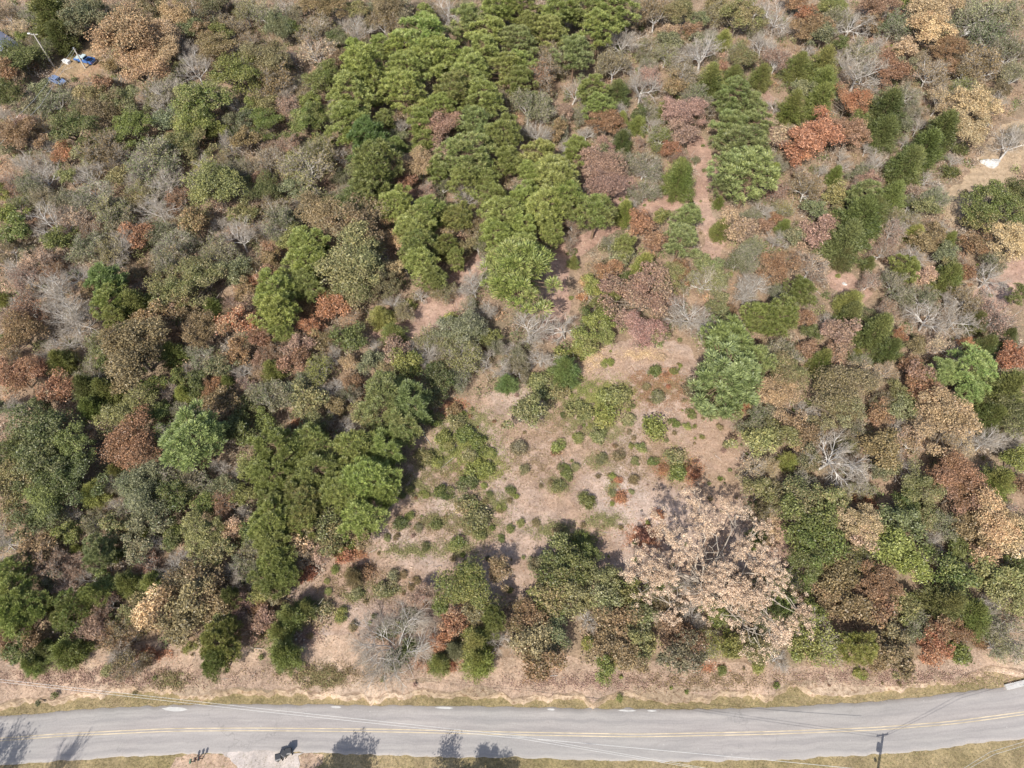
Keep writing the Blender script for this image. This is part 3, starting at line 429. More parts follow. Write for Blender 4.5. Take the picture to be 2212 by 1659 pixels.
# labels: tone and size first, then the landmark it stands by, then its neighbours until the label is one tree's own
pos = np.array([[t[2], t[3]] for t in TREES])
big_w = {k: np.percentile([t[4] for t in TREES if t[0] == k], [33, 72]) for k in 'PCOSBH'}
def dirword(dx, dy):
    a = math.degrees(math.atan2(-dy, dx)) % 360
    return ['right of','up and right of','above','up and left of','left of','down and left of','below','down and right of'][int(((a+22.5) % 360)//45)]
def mk_label(i, extra):
    k, t, x, y, w = TREES[i][:5]; s = 'small' if w < big_w[k][0] else ('large' if w > big_w[k][1] else '')
    tone = TWORD[t] if not (k == 'B') else 'pale grey'
    d = [math.hypot(x-l[0][0], y-l[0][1]) for l in LAND]; order = np.argsort(d)
    j = order[0] if d[order[0]] > 6 else order[1]; (lx, ly), ln = LAND[j]
    own = f"{s} {tone} {NOUN[k][1]} {'close' if d[j] < 28 else ''} {dirword(x-lx, y-ly)} {ln}"
    if extra:
        dd = np.hypot(*(pos-[x, y]).T); nn = [n for n in np.argsort(dd) if n != i][:extra]
        n = nn[-1]; kk, tt = TREES[n][0], TREES[n][1]
        own += f", beside a {'pale' if kk == 'B' else TWORD[tt]} {NOUN[kk][1]}"
    own = re.sub(r'\s+', ' ', own).strip()
    for w_ in (' close', 'down and ', 'up and ', 'small ', 'large ', 'half-'):
        if len(own.split()) > 14: own = own.replace(w_, '')
    while len(re.findall(r"[A-Za-z0-9][A-Za-z0-9'-]*", own)) > 16 and ' the ' in own: own = own.replace(' the ', ' ', 1)
    return own
labels = [None]*len(TREES); used = set()
for extra in (0, 1, 2, 3, 4, 5):
    want = {i: mk_label(i, extra) for i in range(len(TREES)) if labels[i] is None}
    cnt = {}
    for v in want.values(): cnt[v] = cnt.get(v, 0)+1
    for i, v in want.items():
        if cnt[v] == 1 and v not in used: labels[i] = v; used.add(v)
ORD = ['upper','lower','leftmost','rightmost','central','outer']
left = [i for i in range(len(TREES)) if labels[i] is None]
for i in left:
    v = mk_label(i, 0)
    for pre in ('topmost','lowest','leftmost','rightmost','middle','second highest','second lowest','third highest'):
        q = pre+' '+v
        if q not in used: labels[i] = q; used.add(q); break
    else: labels[i] = v
print("labels unresolved", len(left))

def jit(c, r, s=.1): 
    f = 1+r.normal()*s; g = r.normal(size=3)*.04
    return [float(max(.01, a*f*(1+b))) for a, b in zip(c, g)]
r = np.random.default_rng(5)
for i, row in enumerate(TREES):
    k, t, px, py, wpx = row[:5]; wm, H = size_of(k, px, py, wpx); H = row[5] if len(row) > 5 and row[5] > 0 else H
    zc = H*{'P':.66,'C':.45,'O':.56,'S':.6,'B':.55,'H':.4}[k]
    X, Y, _ = at(px, py, zc); X, Y = float(X), float(Y)
    name, noun, cat = NOUN[k]
    if i >= base_n and k in 'OS': name = 'young_tree'
    elif k == 'O' and t in 'trRmb': name = 'oak_tree'
    if k == 'H': protos, rw, rh = PROTO['H'], 2., 1.45
    elif k == 'O' and wm < 6: protos, rw, rh = PROTO['o'], 4., 4.6
    else:
        protos = PROTO[k]; rw = 8.
        rh = None
    v = int(r.integers(0, len(protos))); meshes = protos[v]
    if rh is None:
        cr = meshes[-1] if k in 'PCOS' else None
        rh = {'P':[12,12,12,11,12],'C':[11,10,9],'O':[8,8,8,8,8,9.5],'S':[8,8,7,8],'B':[9,8,10,7.5]}[k][v]
    e = thing(name, (X, Y, 0), labels[i], cat, GROUP[k], float(r.uniform(0, 6.283)))
    if k == 'B': e.rotation_euler[0] = r.normal()*.1; e.rotation_euler[1] = r.normal()*.1
    sx = wm/rw*{'P':1.28,'O':1.22,'S':1.25,'B':1.15,'C':1.14,'H':1.15}[k]; e.scale = (sx*r.uniform(.93,1.07), sx*r.uniform(.93,1.07), H/rh)
    A, B = TONE[t]; A, B = ((.19,.222,.08),(.27,.295,.125)) if (k, t) == ('P','k') else (A, B)
    if k in 'OSH' and r.random() < .75:
        o_ = TONE[str(r.choice(list({'G':'ogk','g':'oyG','o':'bky','k':'ob','b':'ork','r':'bRm','R':'rtb','t':'mbR','m':'tbr','y':'go'}.get(t, 'ob'))))][1]; f_ = r.uniform(.25,.7); B = tuple(b*(1-f_)+q*f_ for b, q in zip(B, o_))
    A, B = jit(A, r), jit(B, r, .13)
    if k == 'B':
        obj('trunk', meshes[0], e); obj('branches', meshes[1], e)
    elif k == 'S':
        obj('trunk', meshes[0], e); obj('branches', meshes[1], e); obj('foliage', meshes[2], e, leaf_a=A, leaf_b=B)
    else:
        obj('stems' if k == 'H' else 'trunk', meshes[0], e); obj('foliage' if k == 'H' else 'crown', meshes[1], e, leaf_a=A, leaf_b=B)

# ---------------------------------------------------------------- the huge pale tan oak, and the grey bare thicket
def giant_oak():
    r = np.random.default_rng(77); bx, by, _ = at(700, 590, 0); e = thing('spreading_oak', (float(bx), float(by), 0), 'huge spreading oak with pale tan leaves and open grey limbs beside the clearing', 'tree')
    H = 12.5; lim_ = [(-55,-40),(-10,-62),(30,-52),(52,-35),(-72,-5),(-66,28),(-40,48),(70,10),(88,40),(72,66),(40,60),(20,20),(-20,12),(-30,-20),(62,-5),(84,80-10),(-8,34),(55,90),(8,-30),(100,58),(-52,10),(30,38),(-80,14),(46,76),(14,-12)]
    lim = [(a*.92+4, b*.92+6) for a, b in lim_]
    segs, cents = [(0,0,-.2, .2,.1,2.2, .62,.5)], []
    limbs = []
    for (dx, dy) in lim:
        z = H*r.uniform(.55,.85); x, y, _ = at(705+dx, 556+dy, z); T = np.array([float(x)-bx, float(y)-by, z]); S = np.array([.2,.1,2.0])
        m1 = S*.62+T*.38+[0,0,.9]+r.normal(size=3)*.5; m2 = S*.25+T*.75+[0,0,.5]+r.normal(size=3)*.6
        ctl = [S, S*.82+T*.18+[0,0,.7]+r.normal(size=3)*.35, m1, (m1+m2)/2+r.normal(size=3)*.55, m2, (m2+T)/2+r.normal(size=3)*.45, T]; rr_ = [.19,.15,.115,.085,.06,.042,.025]
        for q_ in range(6): segs.append((*ctl[q_], *ctl[q_+1], rr_[q_], rr_[q_+1]))
        for _ in range(5):
            f = r.uniform(0,1); q = m1*(1-f)+m2*f if r.random() < .35 else m2*(1-f)+T*f
            en = q+unit(r.normal(size=3)*np.array([1,1,.5])+[0,0,.25])*r.uniform(1.2,2.6); segs.append((*q, *en, .06, .025))
            for _ in range(3):
                e2 = en+unit(r.normal(size=3)+[0,0,.3])*r.uniform(.5,1.2); segs.append((*en, *e2, .028, .015))
            if r.random() < .93: cents.append(en)
        cents.append(T); cents.append(T+r.normal(size=3)*.9)
    obj('trunk', mesh_np('giant_trunk', *tubes(segs, 6), mat=M_GREY), e)
    C = np.array(cents)
    # break each leafy spray up into small bunches
    C2 = C.repeat(14, 0)+r.normal(size=(len(C)*14,3))*np.array([.75,.75,.45]); keep = np.sin(C2[:,0]*.8+1)*np.sin(C2[:,1]*.75+2.2)+np.sin(C2[:,0]*.33-C2[:,1]*.5)*.7+r.normal(size=len(C2))*.35 > -.38; C2 = C2[keep]
    P, D = clump_points(r, C2, r.uniform(.2,.5,len(C2)), 60)
    V, Q = leaf_geo(r, P+r.normal(size=P.shape)*.05, .08, D)
    obj('crown', mesh_np('giant_crown', V, Q, attrs=crown_attrs(V, P, r, 4), mat=M_LEAF), e, leaf_a=[.56,.42,.31], leaf_b=[.76,.60,.47])
giant_oak()
def thicket():
    bx, by, _ = at(397, 648, 0); e = thing('bare_thicket', (float(bx), float(by), 0), 'wide grey leafless many-stemmed thicket at the roadside edge of the clearing', 'bare bush')
    r = np.random.default_rng(78); S, T = skeleton(r, 6.0, 13.0, kids=(5,5,4,4), r0=.16, up=.15, droop=.06, stems=9, lens=(3.4,2.2,1.5,1.0,.8), tw=.02)
    a, b = frame_meshes('thicket', S, (M_PALE, M_GREY), .022); obj('trunk', a, e); obj('branches', b, e)
thicket()

# ---------------------------------------------------------------- ground
def sheet(name, pts, z, mat, rough=.5, sub=.8, seed=0, kind='structure'):
    """flat sheet with a ragged natural outline"""
    r = np.random.default_rng(seed); out = []; n = len(pts)
    for i in range(n):
        a, b = np.array(pts[i]), np.array(pts[(i+1) % n]); d = np.linalg.norm(b-a); k = max(1, int(d/sub)); nr = np.array([b[1]-a[1], a[0]-b[0]])/max(d,1e-6)
        for j in range(k): out.append(a+(b-a)*j/k+nr*r.normal()*rough*(.5 if j else .3))
    V = [(p[0], p[1], z) for p in out]; me = bpy.data.meshes.new(name); me.from_pydata(V, [], [list(range(len(V)))]); me.materials.append(mat)
    if me.polygons[0].normal.z < 0: me.flip_normals()
    import bmesh
    bm = bmesh.new(); bm.from_mesh(me); bmesh.ops.triangulate(bm, faces=bm.faces); bm.to_mesh(me); bm.free()
    o = obj(name, me); o['kind'] = kind; return o
def curve(ptsx, ptsy, x): return np.interp(x, ptsx, ptsy)
XS = np.arange(-160, 1190, 3.0)
def sm(xs, ys):                                        # smooth a hand-read line
    y = curve(xs, ys, XS); k = np.hanning(23); k /= k.sum(); yp = np.pad(y, 11, 'reflect', reflect_type='odd'); return np.convolve(yp, k, 'valid')
road_n = sm([-160,0,90,200,324,463,600,694,790,880,970,1024,1190], [736,717,709,704.5,705,706.5,709,710,707,701.5,691.5,684.5,656])
road_s = sm([-160,0,60,200,300,420,512,635,768,900,1024,1190], [779,765,760,753,752,756,757.5,761,760,753,738,710])
line_c = sm([-160,0,60,170,256,380,512,635,768,876,953,1024,1190], [748,739.6,735,729.8,729.3,730.4,733.4,735.6,733,728.8,722.7,713.2,690])
bank_e = sm([-160,0,60,130,190,256,320,440,512,620,700,768,870,950,1024,1190], [722,706,699,694,694.5,693,696,695.5,698,699.5,698,693,688.5,681,672.5,645])
def world(ys, z): 
    x, y, _ = at(XS, ys, z); return np.stack([x, y, np.full(len(XS), z)], 1)
RN, RS, LC, BE = world(road_n, LOW_Z), world(road_s, LOW_Z), world(line_c, LOW_Z+.05), world(bank_e, 0)
r = np.random.default_rng(9)
# plateau with woods and clearing, to the horizon
j1 = np.convolve(r.normal(size=len(XS)+4), [.2,.2,.2,.2,.2], 'valid')
slow = np.convolve(r.normal(size=len(XS)+24), np.ones(25)/25, 'valid'); top = BE.copy(); top[:,1] += j1*.75+slow*.7+r.normal(size=len(XS))*.07+.3
V = [(-1500, top[0,1], 0)]+[tuple(p) for p in top]+[(1500, top[-1,1], 0)]; n = len(V)
V = V+[(v[0]*(1 if abs(v[0]) < 1400 else 1), 1800., 0) for v in V]
F = [(i, i+1, n+i+1, n+i) for i in range(n-1)]
obj('woodland_floor', mesh_np('woodland_floor', V, F, mat=M_FLOOR))['kind'] = 'structure'
# eroded clay bank: ledge, broken face, rubble foot
rows = []; m = len(XS)
for k, (dy, z) in enumerate([(0,0),(-.06,-.10),(-.14,-.42),(-.22,-.55),(-.36,-.78),(-.55,LOW_Z-.02)]):
    q = top.copy(); jj = np.convolve(r.normal(size=m+2), [.33,.34,.33], 'valid'); q[:,1] += dy+(jj*.08 if 0 < k < 5 else 0); q[:,2] = z+(r.normal(size=m)*.05 if 0 < k < 5 else 0); rows.append(q)
Vb = np.concatenate(rows); Qb = [(k*m+i, (k+1)*m+i, (k+1)*m+i+1, k*m+i+1) for k in range(5) for i in range(m-1)]
obj('clay_bank', mesh_np('clay_bank', Vb, Qb, mat=M_CLAY))['kind'] = 'structure'
# grass verge and everything south of the road
Vl = [(-1500,-900,LOW_Z-.004),(1500,-900,LOW_Z-.004),(1500,top[-1,1]+.2,LOW_Z-.004)]+[(p[0], p[1]-.3, LOW_Z-.004) for p in top[::-1]]+[(-1500, top[0,1]+.2, LOW_Z-.004)]
me = bpy.data.meshes.new('grass_verge'); me.from_pydata(Vl, [], [list(range(len(Vl)))]); me.materials.append(M_VERGE)
import bmesh
bm = bmesh.new(); bm.from_mesh(me); bmesh.ops.triangulate(bm, faces=bm.faces); bm.to_mesh(me); bm.free(); obj('grass_verge', me)['kind'] = 'structure'
# asphalt, a few cm thick, ragged edges
def ribbon(name, A, B, z, mat, thick=0.0, uv=True):
    A, B = A.copy(), B.copy(); A[:,2] = B[:,2] = z; m = len(A); N = 10
    V = np.concatenate([A*(1-k/N)+B*(k/N) for k in range(N+1)]); Q = [(k*m+i, (k+1)*m+i, (k+1)*m+i+1, k*m+i+1) for k in range(N) for i in range(m-1)]
    if thick:
        o = len(V); A2, B2 = A.copy(), B.copy(); A2[:,2] -= thick; B2[:,2] -= thick; A2[:,1] += thick; B2[:,1] -= thick; V = np.concatenate([V, A2, B2])
        Q += [(o+i, i, i+1, o+i+1) for i in range(m-1)]+[(N*m+i, o+m+i, o+m+i+1, N*m+i+1) for i in range(m-1)]
    me = mesh_np(name, V, Q, mat=mat); u = me.uv_layers.new(name='UVMap'); s = np.concatenate([[0], np.cumsum(np.linalg.norm(np.diff(A, axis=0), axis=1))])
    uvv = np.zeros((len(V),2)); 
    for k in range(N+1): uvv[k*m:(k+1)*m,0] = s; uvv[k*m:(k+1)*m,1] = k/N
    li = np.zeros(len(me.loops), np.int32); me.loops.foreach_get('vertex_index', li); u.data.foreach_set('uv', uvv[li].astype(np.float32).ravel())
    return obj(name, me)
A_, B_ = RN.copy(), RS.copy(); A_[:,1] += np.convolve(r.normal(size=m+2), [.3,.4,.3], 'valid')*.10; B_[:,1] += np.convolve(r.normal(size=m+2), [.3,.4,.3], 'valid')*.12
ribbon('road', A_, B_, LOW_Z+.05, M_ROAD, .056)['kind'] = 'structure'
def offset(L, d):
    T = np.gradient(L, axis=0); T = unit(T); Nn = np.stack([-T[:,1], T[:,0], T[:,2]*0], 1); return L+Nn*d
def line_strip(d0, d1):
    o = ribbon('centre_line', offset(LC, d1), offset(LC, d0), LOW_Z+.056, M_LINE); o['kind'] = 'structure'
line_strip(.11, .22); line_strip(-.22, -.11)

def pxpoly(pts, z): return [tuple(float(v) for v in at(x, y, z)[:2]) for x, y in pts]
# pale concrete patches along the road's far edge and the culvert slab
for i, (x, y, w, h) in enumerate([(175,709.5,26,4.2),(336,707.3,11,2.2),(444,708,19,2.2),(551,709.6,8,2.0),(627,710.8,19,1.9),(652,711,10,1.8)]):
    sheet('concrete_patch', pxpoly([(x-w/2,y-h*.3),(x-w*.2,y-h*.6),(x+w*.3,y-h*.5),(x+w/2,y),(x+w*.3,y+h*.4),(x,y+h*.5),(x-w*.35,y+h*.2)], LOW_Z), LOW_Z+.054+.001*i, M_CONC, .05, .5, 30+i)
def box_mesh(name, size, loc, mat, bev=.02, rz=0, rx=0):
    bm = bmesh.new(); bmesh.ops.create_cube(bm, size=1); bmesh.ops.scale(bm, vec=size, verts=bm.verts)
    if bev: bmesh.ops.bevel(bm, geom=bm.edges[:], offset=bev, segments=2, affect='EDGES', profile=.6)
    bmesh.ops.rotate(bm, matrix=Matrix.Rotation(rx,3,'X')@Matrix.Rotation(rz,3,'Z') if rx else Matrix.Rotation(rz,3,'Z'), verts=bm.verts); bmesh.ops.translate(bm, vec=loc, verts=bm.verts)
    me = bpy.data.meshes.new(name); bm.to_mesh(me); bm.free(); me.materials.append(mat); return me
x0, y0, _ = at(1005, 687.5, LOW_Z); x1, y1, _ = at(1045, 678, LOW_Z); L = math.hypot(x1-x0, y1-y0)
sl_o = obj('culvert_slab', box_mesh('culvert_slab', (L, .75, .35), (0,0,0), M_CONC, .03)); sl_o.location = ((x0+x1)/2, (y0+y1)/2, LOW_Z+.13); sl_o.rotation_euler[2] = math.atan2(y1-y0, x1-x0)
sl_o['label'] = 'pale concrete slab on the verge at the road bend'; sl_o['category'] = 'slab'
# driveway mouth and pale shoulder at the bottom
sheet('driveway', pxpoly([(222,752.5),(240,751.5),(262,751),(285,752),(304,752.5),(298,756),(300,764),(296,790),(236,790),(240,772),(232,762)], LOW_Z), LOW_Z+.055, M_GRAVEL, .18, .6, 41)
sheet('driveway_edge', pxpoly([(286,757),(310,753),(324,755),(322,764),(306,776),(290,790),(280,790)], LOW_Z), LOW_Z+.004, M_STRIP, .3, .6, 42)
sheet('bare_verge', pxpoly([(176,757),(200,754),(226,753.5),(236,760),(240,790),(168,790),(170,768)], LOW_Z), LOW_Z+.0045, M_STRIP, .3, .6, 43)
# the clearing, the roadside strip, the glade, the yard and the footpath
CLEAR = [(620,1280),(690,1225),(760,1180),(800,1120),(870,1050),(890,960),(950,870),(1050,850),(1150,820),(1230,790),(1310,745),(1400,725),(1490,745),(1530,860),(1600,900),(1610,1050),(1600,1120),(1680,1150),(1700,1230),(1560,1260),(1400,1250),(1350,1240),(1200,1260),(1100,1300),(1000,1350),(950,1400),(930,1475),(640,1470),(640,1400),(700,1350),(740,1310),(640,1300)]
sheet('clearing', [P2(x, y) for x, y in CLEAR], .004, M_CLEAR, .5, .9, 44)
STRIP = [(x, y) for x, y in zip([-120,0,120,240,330,440,560,660,780,930,1100,1230,1330,1450,1560,1700,1830,1950,2080,2150,2212,2330], [1450,1405,1430,1395,1385,1400,1400,1372,1370,1440,1420,1418,1450,1420,1428,1440,1440,1430,1405,1385,1390,1360])]
strip_w = [P2(x, y) for x, y in STRIP]+[(float(p[0]), float(p[1])+.25) for p in top[::-3]]
sheet('roadside_strip', strip_w, .008, M_STRIP, .25, 1.0, 45)
GLADE = [(2040,470),(2020,430),(2080,390),(2110,350),(2130,310),(2160,270),(2230,250),(2240,330),(2190,370),(2150,420),(2100,470),(2060,490)]
sheet('grass_glade', [P2(x, y) for x, y in GLADE], .004, plain("straw_ground", (.40,.30,.20), .95, vary=.25, scale=.9), .6, .9, 46)
YARD = [(100,130),(150,100),(215,80),(225,130),(215,165),(190,180),(150,170),(120,165)]
sheet('yard', [P2(x, y) for x, y in YARD], .004, soil_mat("yard_soil", [(.35, (.32,.24,.15)), (.5, (.36,.25,.16)), (.7, (.42,.24,.16))], (.7,.7,.65), (1.2,1.2,1.15)), .5, .9, 47)
def path(name, pts, w, seed):
    r = np.random.default_rng(seed); W_ = [np.array(P2(x, y)) for x, y in pts]; L_, R_ = [], []
    dense = []
    for a, b in zip(W_[:-1], W_[1:]):
        k = max(1, int(np.linalg.norm(b-a)/.9)); dense += [a+(b-a)*j/k for j in range(k)]
    dense.append(W_[-1]); D = np.array(dense); kk = np.ones(5)/5; Dp = np.pad(D, ((2,2),(0,0)), 'edge'); D = np.stack([np.convolve(Dp[:,c], kk, 'valid') for c in (0,1)], 1)
    T = np.gradient(D, axis=0); T = unit(T); N_ = np.stack([-T[:,1], T[:,0]], 1); ww = w*(1+.35*np.convolve(r.normal(size=len(D)+4), kk, 'valid'))
    A = D+N_*(ww/2)[:,None]; B = D-N_*(ww/2)[:,None]; m = len(D)
    V = np.concatenate([np.c_[A, np.full(m,.010)], np.c_[B, np.full(m,.010)]]); Q = [(m+i, m+i+1, i+1, i) for i in range(m-1)]
    o = obj(name, mesh_np(name, V, Q, mat=M_PATH)); o['kind'] = 'structure'
PATHS = [([(1498,290),(1515,340),(1530,390),(1505,425),(1520,470),(1550,510),(1530,560)], 4.0), ([(1500,428),(1440,440),(1370,440),(1330,480),(1270,520),(1215,550),(1200,600),(1205,660),(1180,740)], 4.5),
         ([(1060,545),(1000,600),(960,660),(900,705),(850,720),(815,745)], 6.0), ([(1360,360),(1330,450)], 2.5), ([(1790,585),(1850,630),(1880,650)], 5.5), ([(1640,190),(1690,240),(1640,300)], 3.0), ([(2212,560),(2180,620),(2110,660)], 6.0), ([(1690,1120),(1690,1180),(1685,1230)], 4.5)]
for i, (p, w) in enumerate(PATHS): path('footpath' if i < 3 else 'bare_soil', p, w, 60+i)

# ---------------------------------------------------------------- low growth nobody could count
def inside(poly, X, Y):
    c = np.zeros(len(X), bool); n = len(poly)
    for i in range(n):
        (x1, y1), (x2, y2) = poly[i], poly[(i+1) % n]
        if y1 == y2: continue
        h = ((y1 > Y) != (y2 > Y)) & (X < (x2-x1)*(Y-y1)/(y2-y1)+x1); c ^= h
    return c
def near_path(X, Y, extra):
    m = np.zeros(len(X), bool)
    for pts, w in PATHS:
        Wp = [np.array(P2(x, y)) for x, y in pts]
        for a, b in zip(Wp[:-1], Wp[1:]):
            d = b-a; t = np.clip(((X-a[0])*d[0]+(Y-a[1])*d[1])/(d@d), 0, 1); m |= np.hypot(X-a[0]-t*d[0], Y-a[1]-t*d[1]) < w/2+extra
    return m
def clear_w(P): return [P2(x, y) for x, y in P]
r = np.random.default_rng(21)
gx, gy = np.meshgrid(np.arange(-160, 160, 2.7), np.arange(12, 215, 2.7)); X = gx.ravel()+r.uniform(-1.3,1.3,gx.size); Y = gy.ravel()+r.uniform(-1.3,1.3,gx.size)
px, py = proj(X, Y, 0); ok = (px > -60) & (px < 1084) & (py > -40)
ok &= ~inside(clear_w(CLEAR), X, Y) & ~inside(strip_w, X, Y) & ~inside(clear_w(GLADE), X, Y) & ~inside(clear_w(YARD), X, Y) & ~near_path(X, Y, .9)
ok &= Y > np.interp(X, top[:,0], top[:,1])+5
ok &= r.random(len(X)) < np.where(px < 520, .92, .66)
X, Y, px, py = X[ok], Y[ok], px[ok], py[ok]; nM = len(X)
hgt = r.uniform(.5, 4.2, nM)*np.where(px < 540, 1, .62); rad = r.uniform(1.0, 2.3, nM); per = 120
pal = 1.3*np.array([(.16,.155,.075),(.22,.175,.10),(.12,.14,.055),(.28,.20,.135),(.27,.225,.165),(.32,.20,.12),(.20,.20,.085),(.30,.25,.20),(.10,.12,.05),(.37,.24,.17)])
pw = np.array([.14,.16,.1,.12,.13,.05,.1,.1,.05,.05]); pc = pal[r.choice(len(pal), nM, p=pw)]
D = rdirs(r, nM*per); D[:,2] = np.abs(D[:,2]); f = r.uniform(.35,1,nM*per)
Pm = np.stack([X.repeat(per)+D[:,0]*f*rad.repeat(per), Y.repeat(per)+D[:,1]*f*rad.repeat(per), .08+D[:,2]*f*hgt.repeat(per)], 1)
Vm, Qm = leaf_geo(r, Pm, .15, D, .4); cm = (pc.repeat(per,0)*r.uniform(.6,1.4,(nM*per,1))).repeat(4,0)
print("undergrowth", len(Qm)); obj('undergrowth', mesh_np('undergrowth', Vm, Qm, mat=M_VC, cols=cm))['kind'] = 'stuff'
# fine upright twigs of leafless saplings among it
nt_ = 26000; k = r.integers(0, nM, nt_); Pb = np.stack([X[k]+r.normal(size=nt_)*.9, Y[k]+r.normal(size=nt_)*.9, np.zeros(nt_)], 1); Dt = unit(r.normal(size=(nt_,3))*np.array([.55,.55,.2])+[0,0,1])
Pb += Dt*r.uniform(.3,2.2,nt_)[:,None]; Vt, Qt = spike_geo(r, Pb, Dt, 1.3, .05); tc = np.array([(.42,.38,.33),(.33,.27,.22),(.5,.46,.41)])[r.integers(0,3,nt_)].repeat(4,0)
obj('sapling_twigs', mesh_np('sapling_twigs', Vt, Qt, mat=M_VC, cols=tc))['kind'] = 'stuff'
r = np.random.default_rng(71); ns = 2600; bx_ = r.uniform(-130,130,ns); by_ = r.uniform(14,195,ns); ok_ = by_ > np.interp(bx_, top[:,0], top[:,1])+1.5; bx_, by_ = bx_[ok_], by_[ok_]; ns = len(bx_)
th_ = r.uniform(0,6.28,ns); ln_ = r.uniform(.3,1.5,ns)*np.where(r.random(ns) < .06, 3.2, 1); zz_ = r.uniform(.03,.12,ns); rr_ = ln_*.014+.008; e1 = np.stack([bx_+np.cos(th_)*ln_, by_+np.sin(th_)*ln_, zz_+r.uniform(-.02,.25,ns)], 1); mid_ = (np.stack([bx_,by_,zz_],1)+e1)/2+r.normal(size=(ns,3))*.12*np.array([1,1,.2])*ln_[:,None]
obj('fallen_sticks', mesh_np('fallen_sticks', *tubes(np.concatenate([np.c_[bx_,by_,zz_,mid_,rr_,rr_*.8], np.c_[mid_,e1,rr_*.8,rr_*.3]]), 3), mat=M_PALE))['kind'] = 'stuff'
# dry grass tufts, weeds and fallen leaves in the open
def scatter(name, poly, n, pal, wts, z, size, seed, up=1.0, clump=None, blades=False):
    r = np.random.default_rng(seed); A = np.array(poly); lo, hi = A.min(0), A.max(0); X = r.uniform(lo[0], hi[0], n); Y = r.uniform(lo[1], hi[1], n)
    k = inside(poly, X, Y)
    if clump:
        q = np.sin(X*.55+seed)*np.sin(Y*.61+2)+np.sin(X*1.3+Y*.9)*.6+r.normal(size=n)*.6; k &= q > clump
    X, Y = X[k], Y[k]; n = len(X); zz = np.full(n, z)
    c = np.array(pal)[r.choice(len(pal), n, p=np.array(wts)/sum(wts))]
    if blades: V, Q = spike_geo(r, np.stack([X, Y, zz], 1), unit(r.normal(size=(n,3))*np.array([.8,.8,.15])+[0,0,.6]), .26, .035)
    else: V, Q = leaf_geo(r, np.stack([X, Y, zz+r.uniform(.02,.14,n)], 1), size, None, up)
    col = (c*r.uniform(.82,1.2,(n,1))).repeat(4,0)
    obj(name, mesh_np(name, V, Q, mat=M_VC, cols=col))['kind'] = 'stuff'
DRY = [(.54,.41,.31),(.48,.37,.28),(.60,.50,.41),(.41,.30,.22),(.37,.33,.21),(.50,.35,.26)]
scatter('dry_grass', clear_w(CLEAR), 90000, DRY, [3,3,2.4,1.6,1.3,.8], 0, .11, 31, blades=True, clump=-.3)
WEED = [(2,1,300,870,300,80,'o'),(2,1,560,950,220,110,'y'),(2,1,450,1080,200,150,'o'),(2,1,620,1130,170,110,'o'),(2,1,1060,1350,120,150,'y'),(2,1,1170,1400,100,120,'R'),(2,1,650,1500,70,130,'o'),(2,1,690,1560,90,80,'R'),(2,1,300,1480,120,90,'o'),(2,1,840,800,140,100,'r'),(2,1,900,900,160,120,'r'),
 (2,1,1000,780,120,80,'R'),(2,1,560,1330,130,80,'o'),(2,1,700,880,150,80,'y'),(2,1,400,960,150,90,'o'),(2,1,180,1000,160,120,'o'),(2,1,520,660,140,120,'t'),(2,1,830,640,200,60,'t'),(2,1,1130,860,140,90,'r'),(2,1,980,1380,80,80,'R'),(1,1,1310,1130,280,180,'o'),(1,1,1130,1330,170,110,'o'),(1,1,1450,1400,200,100,'y'),(1,1,1400,1600,230,90,'o'),(1,1,1350,1250,250,130,'y'),(1,1,1050,1500,160,120,'o'),(1,1,1550,1600,160,90,'o'),(1,1,1280,980,160,90,'R'),
 (1,2,1000,250,280,70,'o'),(1,2,570,235,150,60,'y'),(1,2,620,280,150,50,'R'),(1,2,710,380,110,70,'r'),(1,2,640,540,130,60,'o'),(1,2,430,1070,200,90,'o'),(1,2,1300,240,200,90,'o'),(1,2,1440,100,230,120,'o'),(1,2,830,500,180,60,'o'),(1,2,1180,60,200,80,'o'),(1,2,330,800,120,90,'m'),(2,2,260,120,230,90,'o'),(2,2,860,160,170,120,'R'),(2,2,450,180,160,80,'g'),(2,2,600,60,200,90,'o'),(3,2,0,120,120,160,'t'),(0,2,1110,1090,130,70,'o'),(2,2,1280,1010,120,40,'R'),(1,2,1180,990,200,60,'R'),(0,2,1000,920,160,60,'R')]
wp, wc = [], []; r = np.random.default_rng(91)
WEED += [(0,2,700,1070,1300,110,'m'),(0,2,1100,1090,160,90,'b'),(1,2,500,1040,700,110,'b'),(1,2,430,1075,200,100,'b'),(2,2,500,1100,1000,90,'m'),(2,2,1300,1090,800,90,'b'),(3,2,800,1070,1200,90,'m'),(1,1,1330,1180,260,230,'y'),(1,1,1250,1330,300,160,'g'),(1,1,1480,1350,220,120,'y'),(2,1,620,920,240,170,'y'),(2,1,420,860,260,90,'g'),(1,1,1380,1060,240,100,'o'),(2,1,1000,830,180,120,'b'),(2,1,480,880,700,140,'o'),(2,1,350,1050,500,250,'b'),(1,1,1400,1180,400,300,'o'),(1,1,1250,1420,500,200,'b'),(1,2,1200,80,700,160,'b'),(2,1,150,1350,300,200,'b'),(2,1,800,1300,500,300,'b'),(2,1,1100,900,400,200,'r'),(1,2,700,480,500,200,'b')]
for c_, r_, x, y, w, h, tn in WEED:
    n = int(w*h*(.26 if w*h < 45000 else .07)); qx = c_*256+(x+r.normal(size=n)*w*.36)/6.48; qy = r_*256+(y+r.normal(size=n)*h*.36)/6.48; X_, Y_, _ = at(qx, qy, 0); k_ = np.sin(X_*2.1)*np.sin(Y_*2.3+1)+r.normal(size=n)*.5 > -.35
    wp.append(np.stack([X_, Y_, r.uniform(.02,.2,n)], 1)[k_]); A_2, B_2 = np.array(TONE[tn]); f = r.uniform(0,1,(n,1)); wc.append(((A_2*f+B_2*(1-f))*r.uniform(.85,1.25,(n,1)))[k_])
